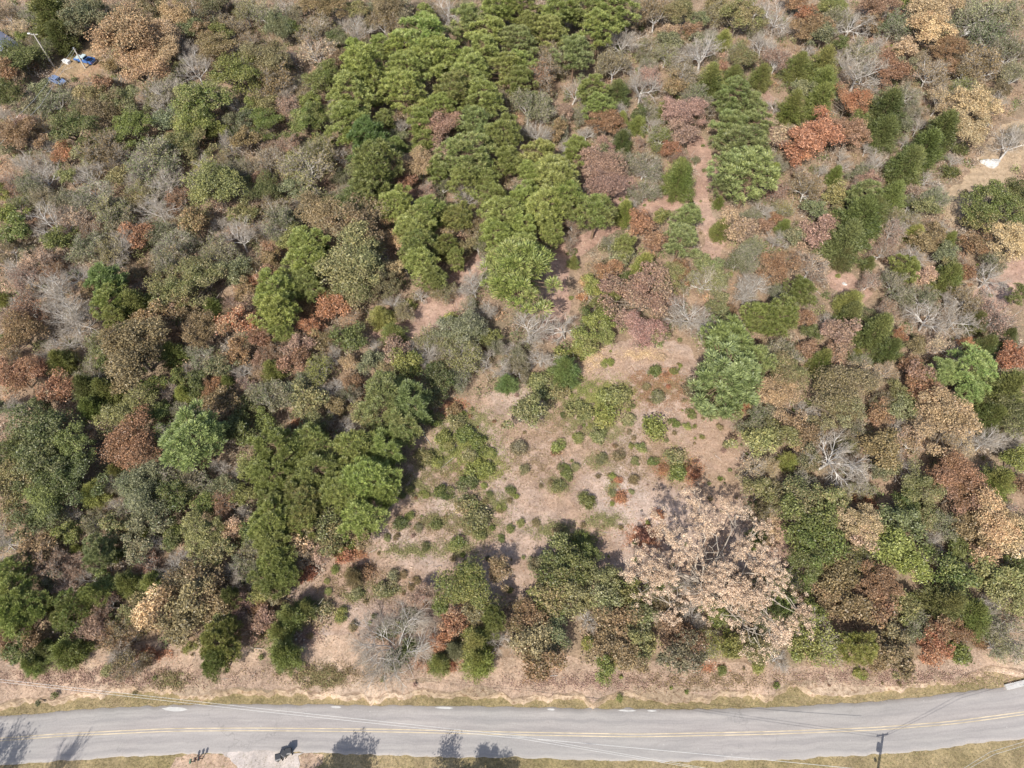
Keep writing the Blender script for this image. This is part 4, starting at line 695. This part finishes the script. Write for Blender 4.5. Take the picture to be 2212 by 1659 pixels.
cw_ = clear_w(CLEAR); A_3 = np.array(cw_); lo_, hi_ = A_3.min(0), A_3.max(0); sx3 = r.uniform(lo_[0], hi_[0], 520); sy3 = r.uniform(lo_[1], hi_[1], 520); k3 = inside(cw_, sx3, sy3); sx3, sy3 = sx3[k3][:110], sy3[k3][:110]
sx4 = r.uniform(-70, 70, 400); sy4 = r.uniform(12, 26, 400); k4 = inside(strip_w, sx4, sy4); sx3 = np.r_[sx3, sx4[k4][:26]]; sy3 = np.r_[sy3, sy4[k4][:26]]
sx5 = r.uniform(0, 130, 500); sy5 = r.uniform(30, 190, 500); sx3 = np.r_[sx3, sx5]; sy3 = np.r_[sy3, sy5]
for x3, y3 in zip(sx3, sy3):
    rr3 = r.uniform(.15, .6); n3 = int(90*rr3/.4*rr3/.4)+8; A_2, B_2 = TONE[str(r.choice(list('oobbgyyrm')))]
    d3 = rdirs(r, n3)*(r.uniform(.2,1,n3)**.6)[:,None]*rr3*np.array([1,1,.7]); wp.append(d3+[x3, y3, rr3*.6]); wc.append(np.array(A_2)*r.uniform(.6,1.25,(n3,1)))
wp = np.concatenate(wp); wp[:,2] = np.maximum(wp[:,2], .02); wc = np.concatenate(wc); V_, Q_ = leaf_geo(r, wp, .085, None, .5); obj('clearing_weeds', mesh_np('clearing_weeds', V_, Q_, mat=M_VC, cols=wc.repeat(4,0)))['kind'] = 'stuff'; print('weeds', len(Q_))
scatter('roadside_grass', strip_w, 80000, DRY, [3,3,3,1.4,.8,.6], 0, .11, 33, blades=True, clump=-.3)
r = np.random.default_rng(93)
for i in range(22):
    j = int(r.integers(20, len(XS)-20)); cx_, cy_ = top[j,0], top[j,1]+r.uniform(.3,1.4); w_, h_ = r.uniform(1.5,6), r.uniform(.3,.9); sl_ = (top[j+8,1]-top[j-8,1])/(top[j+8,0]-top[j-8,0])
    sheet('bare_clay', [(cx_+w_*math.cos(q)*r.uniform(.8,1.1), cy_+sl_*w_*math.cos(q)+h_*math.sin(q)*r.uniform(.7,1.2)) for q in np.arange(12)*.5236], .011+i*.0007, M_CLAY, .12, .4, 300+i)
verge_poly = [(float(p[0]), float(p[1])-.9) for p in top[::2]]+[(float(p[0]), float(p[1])+.05) for p in RN[::-2]]
VG = [(.28,.24,.12),(.23,.24,.09),(.37,.30,.18),(.31,.22,.12),(.44,.35,.23)]
scatter('verge_tufts', verge_poly, 60000, VG, [3,2.4,1.6,1.6,.7], LOW_Z, .10, 34, .5, blades=True)
south = [(float(p[0]), float(p[1])-.1) for p in RS[::2]]+[(float(RS[-1,0]), -6.), (float(RS[0,0]), -6.)]
scatter('verge_grass_tufts', south, 50000, VG, [3,2.4,1.6,1.6,.7], LOW_Z, .10, 35, .5, blades=True)
scatter('glade_grass', clear_w(GLADE), 9000, [(.42,.32,.2),(.36,.26,.16),(.46,.36,.24)], [1,1,1], 0, .14, 36, blades=True)
wood = [(-170, float(top[0,1])+6), (170, float(top[-1,1])+6), (170,215), (-170,215)]
scatter('fallen_leaves', wood, 110000, [(.40,.29,.21),(.34,.24,.16),(.46,.35,.26),(.28,.21,.13),(.40,.25,.16)], [3,3,2,2,1], 0, .15, 37, 1.2)
#@@PART3
# ---------------------------------------------------------------- man-made things
def mesh_from(bm, name, mat):
    me = bpy.data.meshes.new(name); bm.to_mesh(me); bm.free()
    me.materials.append(mat); return me
def prism(name, prof, width, mat, bev=.03):
    """side outline (x, z) drawn out to a width along y"""
    bm = bmesh.new(); a = [bm.verts.new((x, -width/2, z)) for x, z in prof]; b = [bm.verts.new((x, width/2, z)) for x, z in prof]
    bm.faces.new(a[::-1]); bm.faces.new(b); n = len(prof)
    for i in range(n): bm.faces.new((a[i], a[(i+1)%n], b[(i+1)%n], b[i]))
    bmesh.ops.recalc_face_normals(bm, faces=bm.faces)
    if bev: bmesh.ops.bevel(bm, geom=bm.edges[:], offset=bev, segments=2, affect='EDGES')
    return mesh_from(bm, name, mat)
def wheel_mesh(name, rad, wid, mat, inner=0):
    bm = bmesh.new(); bmesh.ops.create_cone(bm, cap_ends=True, segments=20, radius1=rad, radius2=rad, depth=wid)
    bmesh.ops.rotate(bm, matrix=Matrix.Rotation(math.pi/2,3,'X'), verts=bm.verts); return mesh_from(bm, name, mat)
M_BLUE = plain("blue_car_paint", (.06,.16,.42), .3, vary=.05, spec=.6); M_PALEB = plain("faded_pale_blue_paint", (.50,.60,.62), .35, vary=.06, spec=.6)  # pale tone is sky glare on hood and roof, put into the paint colour
M_GLASS = plain("dark_window_glass", (.012,.02,.045), .08, vary=.05, spec=.8); M_TYRE = plain("black_rubber", (.03,.03,.03), .9); M_CHROME = plain("dull_chrome", (.55,.56,.58), .25, .9)
M_RED = plain("red_lens", (.4,.03,.02), .3); M_LENS = plain("clear_lens", (.7,.7,.68), .2)
M_POLE = plain("weathered_pole_wood", (.52,.48,.42), .9, vary=.2); M_METAL = plain("galvanised_metal", (.5,.52,.54), .45, .6); M_DARKPOLE = plain("creosote_pole_wood", (.10,.08,.065), .9)
M_BLACK = plain("black_plastic", (.035,.037,.042), .45, spec=.5); M_WHITE = plain("white_enamel", (.80,.80,.78), .4); M_ROCK = plain("pale_rock", (.50,.485,.46), .9, vary=.3, scale=1.6); M_CABLE = plain("bare_aluminium_cable", (.62,.62,.60), .5, .3)
def vehicle(name, loc, rz, label, cat, body, roof, pickup=True):
    e = thing(name, loc, label, cat, None, rz)
    hoodz, cab = .98, 1.75
    if pickup: prof = [(-2.75,.45),(2.7,.45),(2.78,.75),(2.62,1.0),(1.35,1.1),(-.55,1.12),(-.6,1.1),(-2.78,1.1)]
    else: prof = [(-2.3,.4),(2.3,.4),(2.38,.65),(2.2,.85),(1.1,.98),(-1.7,1.0),(-2.25,.95)]
    obj('body', prism('body', prof, 1.85, body, .06), e)
    if pickup:
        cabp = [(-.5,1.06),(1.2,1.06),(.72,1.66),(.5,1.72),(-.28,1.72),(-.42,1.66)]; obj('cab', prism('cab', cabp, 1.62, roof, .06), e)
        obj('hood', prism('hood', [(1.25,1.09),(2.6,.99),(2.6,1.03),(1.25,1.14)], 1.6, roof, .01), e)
        obj('windscreen', prism('windscreen', [(.80,1.62),(1.20,1.12),(1.24,1.12),(.84,1.62)], 1.42, M_GLASS, .005), e)
        obj('rear_window', prism('rear_window', [(-.53,1.15),(-.44,1.62),(-.47,1.62),(-.56,1.15)], 1.35, M_GLASS, .005), e)
        obj('bed_liner', box_mesh('bed_liner', (2.0,1.5,.06), (-1.68,0,1.09), M_GLASS, .01), e); 
        for s in (-1,1): obj('bed_rail', box_mesh('bed_rail', (2.1,.12,.14), (-1.68,s*.86,1.15), body, .02), e)
        obj('tailgate', box_mesh('tailgate', (.08,1.6,.5), (-2.80,0,.9), body, .02), e)
    else:
        cabp = [(-1.6,.96),(1.15,.96),(.45,1.42),(-.95,1.44)]; obj('cab', prism('cab', cabp, 1.5, roof, .06), e)
        obj('windscreen', prism('windscreen', [(.55,1.40),(1.15,1.0),(1.19,1.0),(.59,1.40)], 1.3, M_GLASS, .005), e); obj('rear_window', prism('rear_window', [(-1.62,1.0),(-1.0,1.41),(-1.04,1.41),(-1.66,1.0)], 1.3, M_GLASS, .005), e)
    for s in (-1,1):
        obj('side_window', prism('side_window', ([(-.3,1.15),(1.0,1.15),(.62,1.6),(-.26,1.6)] if pickup else [(-1.3,1.02),(.9,1.02),(.4,1.36),(-.9,1.38)]), .02, M_GLASS, 0), e).location = (0, s*(.815 if pickup else .755), 0)
        obj('headlight', box_mesh('headlight', (.06,.3,.18), (2.74 if pickup else 2.34, s*.7, .78 if pickup else .68), M_LENS, .01), e)
        obj('tail_light', box_mesh('tail_light', (.05,.14,.3), (-2.79 if pickup else -2.27, s*.85 if pickup else s*.75, .85 if pickup else .75), M_RED, .01), e)
        for x in ((-1.75,1.8) if pickup else (-1.4,1.4)):
            w = obj('wheel', wheel_mesh('wheel', .38 if pickup else .33, .26, M_TYRE), e); w.location = (x, s*.84, .38 if pickup else .33)
            rm = obj('rim', wheel_mesh('rim', .2, .28, M_CHROME), w)
    for x in ((2.82,-2.88) if pickup else (2.4,-2.34)): obj('bumper', box_mesh('bumper', (.1,1.8,.2), (x,0,.55), M_CHROME, .03), e)
    return e
fx, fy, _ = at(77.5, 57.5, .8); bx, by, _ = at(91.5, 61.0, .8)
vehicle('pickup_truck', (float(fx+bx)/2, float(fy+by)/2, 0), math.atan2(fy-by, fx-bx), 'blue pickup truck with hood and roof pale from sky glare parked on the yard', 'pickup truck', M_BLUE, M_PALEB)
cx, cy, _ = at(57, 80.5, .6)
vehicle('parked_car', (float(cx), float(cy), 0), math.radians(-28), 'blue-grey car parked in deep tree shade below the pickup', 'car', plain("slate_blue_paint", (.16,.22,.36), .3, spec=.6), plain("slate_blue_roof_paint", (.17,.23,.37), .3, spec=.6), False)

# two light poles by the yard, with lamp, crossarm and insulators
def cyl(name, p0, p1, r0, r1, mat, sides=12): return mesh_np(name, *tubes([(*p0, *p1, r0, r1)], sides), mat=mat)
def pole(name, loc, H, label, lamp=True, mat=M_POLE, rz=0, transformer=False, arms=True):
    e = thing(name, loc, label, 'pole', None, rz)
    obj('post', cyl('post', (0,0,-.1), (0,0,H), .2, .14, mat), e)
    if lamp:
        a = obj('lamp_arm', cyl('lamp_arm', (0,0,H-.3), (-.9,0,H+.1), .035, .03, M_METAL), e); obj('lamp_head', box_mesh('lamp_head', (.6,.32,.22), (-1.1,0,H+.08), M_WHITE, .06), e)
    if not arms: obj('bracket', box_mesh('bracket', (.35,.3,.2), (0,0,H-.1), M_METAL, .03), e); return e
    arm = obj('crossarm', box_mesh('crossarm', (1.7,.1,.12), (0,.12,H-.25), mat, .01), e)
    for x in (-.75,0,.75): obj('insulator', cyl('insulator', (x,.12,H-.19), (x,.12,H-.02), .06, .045, M_WHITE, 8), e)
    if transformer:
        obj('transformer', cyl('transformer', (-.42,0,H-2.2), (-.42,0,H-1.3), .26, .26, M_METAL, 14), e); obj('cable_spool', cyl('cable_spool', (-.75,0,H-3.6), (-.45,0,H-3.5), .22, .22, M_BLACK, 14), e)
    else: obj('meter_box', box_mesh('meter_box', (.3,.25,.5), (0,-.25,1.9), M_METAL, .02), e)
    return e
p1x, p1y, _ = at(53.8, 66.5, 0); pole('lamp_pole', (float(p1x), float(p1y), 0), 8.6, 'tall weathered lamp pole at the left edge of the yard')
p2x, p2y, _ = at(85.5, 68.5, 0); pole('service_pole', (float(p2x), float(p2y), 0), 5.6, 'shorter service pole standing in front of the blue pickup', lamp=False, arms=False)
# the utility pole south of the road: its shadow lies across the lane
PH = 9.6; sh = np.array(at(883, 734, LOW_Z)[:2]); back = PH/math.tan(math.radians(SUN_EL)); sx_, sy_ = -math.sin(a_), -math.cos(a_)
ub = sh-np.array([sx_, sy_])*back
pole('utility_pole', (float(ub[0]), float(ub[1]), LOW_Z), PH, 'dark wooden utility pole with transformer beside the road', lamp=False, mat=M_DARKPOLE, rz=math.radians(8), transformer=True)
def cable(label, pts, rad=.022, sag=0.35):
    P = []; 
    for a, b in zip(pts[:-1], pts[1:]):
        for k in range(24):
            t = k/24; q = np.array(a)*(1-t)+np.array(b)*t; q[2] -= sag*4*t*(1-t); P.append(q)
    P.append(np.array(pts[-1])); o = obj('power_cable', mesh_np('power_cable', *tubes([(*P[i], *P[i+1], rad, rad) for i in range(len(P)-1)], 5), mat=M_CABLE))
    o['label'] = label; o['category'] = 'cable'; o['group'] = 'overhead power cables'
def atz(px, py, z): return tuple(float(v) for v in at(px, py, z)[:2])+(z,)
topz = LOW_Z+PH
cable('upper of the twin overhead cables crossing the road from the left', [atz(-30,676,8.2), atz(256,708,7.6), atz(520,736,7.6), (*ub, topz-.1)], .018, .12)
cable('lower of the twin overhead cables crossing the road from the left', [atz(-30,678.5,8.2), atz(256,710.8,7.6), atz(520,738.5,7.6), (*ub, topz-.5)], .018, .12)
cable('thick pale overhead cable running to the bottom edge right of centre', [atz(512,736.5,7.4), atz(640,748.3,7.0), atz(768,760,7.0), atz(880,771,7.4)], .026, .05)
cable('upper thin cable over the grass in the bottom right corner', [(ub[0], ub[1], topz-.1), atz(990,752,8.0), atz(1060,731,8.2)], .018, .1)
cable('lower thin cable over the grass in the bottom right corner', [(ub[0], ub[1], topz-.4), atz(994,754.5,8.0), atz(1064,734,8.2)], .018, .1)
t2 = (float(p2x), float(p2y), 5.4)
cable('upper service cable running from the service pole to the left frame edge', [t2, atz(34,100,5.6), atz(-8,140,6.0)], .03, .1)
cable('lower service cable running from the service pole to the left frame edge', [(t2[0]+.5, t2[1], 5.3), atz(40,106,5.4), atz(-8,151,5.8)], .03, .1)

# house roof at the left edge
def house():
    cx, cy, _ = at(0, 42, 3.0); e = thing('house', (float(cx)-1.2, float(cy)-.5, 0), 'house with a blue-grey metal roof at the left frame edge', 'house', None, math.radians(-38))
    Mr = plain("blue_grey_metal_roof", (.28,.29,.36), .4, .4, vary=.12, scale=1.5); Mw = plain("pale_siding", (.55,.53,.48), .8)
    obj('wall', box_mesh('wall', (11,7,2.6), (0,0,1.3), Mw, .02), e)
    rf = obj('roof', prism('roof', [(-4.0,2.55),(0,4.1),(4.0,2.55),(4.0,2.68),(0,4.25),(-4.0,2.68)], 12, Mr, .01), e); rf.rotation_euler[2] = math.pi/2
    for k in range(19):
        for s in (-1,1):
            x = -5.8+k*.64; me = bpy.data.meshes.get('roof_rib') or box_mesh('roof_rib', (.05,4.2,.05), (0,0,0), Mr, 0)
            q = obj('roof_rib', me, e); q.location = (x, s*2.0, 3.46); q.rotation_euler[0] = -s*math.atan2(1.55,4)
    for x in (-3,0,3): obj('window', box_mesh('window', (1.1,.06,1.2), (x,-3.52,1.5), M_GLASS, .01), e)
    obj('door', box_mesh('door', (.06,1.0,2.05), (5.52,0,1.05), plain("door_paint", (.25,.12,.1), .6), .01), e)
house()

# white box in the yard
wx, wy, _ = at(66.3, 61.4, .4); e = thing('chest_box', (float(wx), float(wy), 0), 'white chest-shaped box lying on the yard left of the blue pickup', 'box', None, math.radians(-25))
obj('case', box_mesh('case', (1.9,1.0,.6), (0,0,.3), M_WHITE, .04), e); obj('lid', box_mesh('lid', (1.94,1.04,.1), (0,0,.655), M_WHITE, .03), e)

# wheelie bins at the driveway
def wheelie_bin(loc, rz, label):
    e = thing('wheelie_bin', loc, label, 'bin', 'black wheelie bins at the driveway', rz)
    bm = bmesh.new(); bmesh.ops.create_cube(bm, size=1)
    for v in bm.verts:
        k = 1 if v.co.z > 0 else .78; v.co = Vector((v.co.x*.68*k, v.co.y*.80*k, (v.co.z+.5)*1.0+.06))
    bmesh.ops.bevel(bm, geom=bm.edges[:], offset=.05, segments=2, affect='EDGES'); obj('tub', mesh_from(bm, 'tub', M_BLACK), e)
    l = obj('lid', prism('lid', [(-.42,1.06),(.40,1.06),(.46,1.10),(.3,1.17),(-.3,1.18),(-.44,1.12)], .76, M_BLACK, .02), e); l.rotation_euler[2] = -math.pi/2
    obj('handle', cyl('handle', (-.28,-.52,1.04), (.28,-.52,1.04), .025, .025, M_BLACK), e)
    for s in (-1,1): w = obj('wheel', wheel_mesh('bin_wheel', .13, .07, M_TYRE), e); w.location = (s*.3, -.4, .13); w.rotation_euler[2] = math.pi/2
for (x, y, rz, l) in ((279.5,757.2,.25,'left of the three black wheelie bins by the driveway'),(285.6,753.6,-.5,'middle of the three black wheelie bins by the driveway'),(289.6,751.2,.15,'rightmost of the three black wheelie bins by the driveway')):
    X_, Y_, _ = at(x, y, .4+LOW_Z); wheelie_bin((float(X_), float(Y_), LOW_Z+.055), rz, l)
# roadside mailboxes: posts with long thin shadows
def mailbox(loc, rz, mat, label):
    e = thing('mailbox', loc, label, 'mailbox', 'mailboxes by the road', rz); obj('post', box_mesh('post', (.1,.1,1.15), (0,0,.55), M_DARKPOLE, .01), e)
    a = np.linspace(0, math.pi, 9); prof = [(.11*math.cos(t), 1.3+.11*math.sin(t)) for t in a]+[(-.11,1.12),(.11,1.12)]
    b = obj('box', prism('box', prof, .52, mat, 0), e); obj('door', box_mesh('mail_door', (.2,.02,.26), (0,-.27,1.26), mat, .005), e); obj('flag', box_mesh('mail_flag', (.015,.12,.08), (.13,.05,1.36), M_RED, 0), e)
for (x, y, mt, l) in ((192.3,761.5,plain("green_mailbox_paint",(.10,.2,.13),.5),'dark green mailbox at the left of the roadside three'),(196.6,759.8,M_DARKPOLE,'dark middle mailbox of the roadside three'),(200.6,758.6,M_BLACK,'black rightmost mailbox of the roadside three')):
    X_, Y_, _ = at(x, y, LOW_Z+.6); mailbox((float(X_), float(Y_), LOW_Z), math.radians(3), mt, l)

# rocks
def rock(px, py, wpx, hh, seed, label, flat=.45):
    r = np.random.default_rng(seed); X_, Y_, t = at(px, py, .3); w = wpx/F_PX*float(t); bm = bmesh.new(); bmesh.ops.create_icosphere(bm, subdivisions=4, radius=1)
    ph = r.uniform(0,6.28,6)
    for v in bm.verts:
        d = v.co.normalized(); n = .22*math.sin(3*d.x+ph[0])*math.cos(2.6*d.y+ph[1])+.14*math.sin(6*d.y+ph[2])*math.sin(5*d.z+ph[3])+.09*math.sin(11*d.x+ph[4])*math.sin(12*d.y+ph[5])
        v.co = Vector((d.x*w/2*(1+n), d.y*w/2*hh*(1+n), max(-.1, d.z*w*flat*(.5+n))))
    o = obj('rock', mesh_from(bm, 'rock', M_ROCK)); o.location = (float(X_), float(Y_), 0); o['label'] = label; o['category'] = 'rock'; o['group'] = 'pale rocks among the trees'
    for p in o.data.polygons: p.use_smooth = seed % 2 == 0
rock(991,162.5,17,.75,2,'large white rock beside the tan grass glade'); rock(976,35,22,.45,3,'long pale rock outcrop among grey-green trees near the top right corner'); rock(962,16,9,.6,4,'pale rock partly hidden under trees, topmost of the pale rocks'); rock(1010,134,8,.6,5,'small pale rock above the large white rock'); rock(848,50,6,.8,6,'small round pink-grey rock under a pale bare tree',.6); rock(884,64,8,1.2,7,'small pale rock at the edge of a grey tree crown'); rock(1017,375,7,.6,8,'little white rock at the right frame edge by the road vehicle gap'); rock(845,283,5,.7,9,'small cream stone on the open pink soil',.3)
rock(990,125,5,1.4,10,'narrow grey stone standing in tan leaves above the glade',.6)

# trees standing south of the road: they cast the shadows on the lane
def south_tree(kind, px, py, w, H, label, tone='G', v=0):
    g = np.array(at(px, py, LOW_Z)[:2]); b_ = g-np.array([sx_, sy_])*(H*.97/math.tan(math.radians(SUN_EL))); nme, noun, cat = NOUN[kind]
    e = thing(nme, (float(b_[0]), float(b_[1]), LOW_Z), label, cat, 'trees south of the road'); ms = PROTO[kind][v]; rh = {'S':[8,8,7,8],'O':[8,8,8,8,8,9.5],'B':[9,8,10,7.5]}[kind][v]; s = w/8; e.scale = (s, s, H/rh)
    A, B = TONE[tone]; obj('trunk', ms[0], e)
    if kind == 'B': obj('branches', ms[1], e)
    elif kind == 'S': obj('branches', ms[1], e); obj('foliage', ms[2], e, leaf_a=list(A), leaf_b=list(B))
    else: obj('crown', ms[1], e, leaf_a=list(A), leaf_b=list(B))
south_tree('S', 28, 717, 8.0, 17, 'tall half-bare tree south of the road whose shadow falls on the lane', 'G', 1)
south_tree('B', 88, 733, 5.0, 15, 'tall leafless tree south of the road whose feathery shadow reaches the lane edge', 'G', 2)
south_tree('O', 350, 762, 9.5, 14, 'leafy tree south of the road shading the verge right of the bins', 'G', 0)
south_tree('O', 500, 761, 8.0, 14, 'leafy tree south of the road with its shadow near the bottom centre', 'G', 3)
south_tree('O', 464, 768, 8.5, 13, 'smaller leafy tree south of the road beside the bottom centre shadow', 'G', 2)
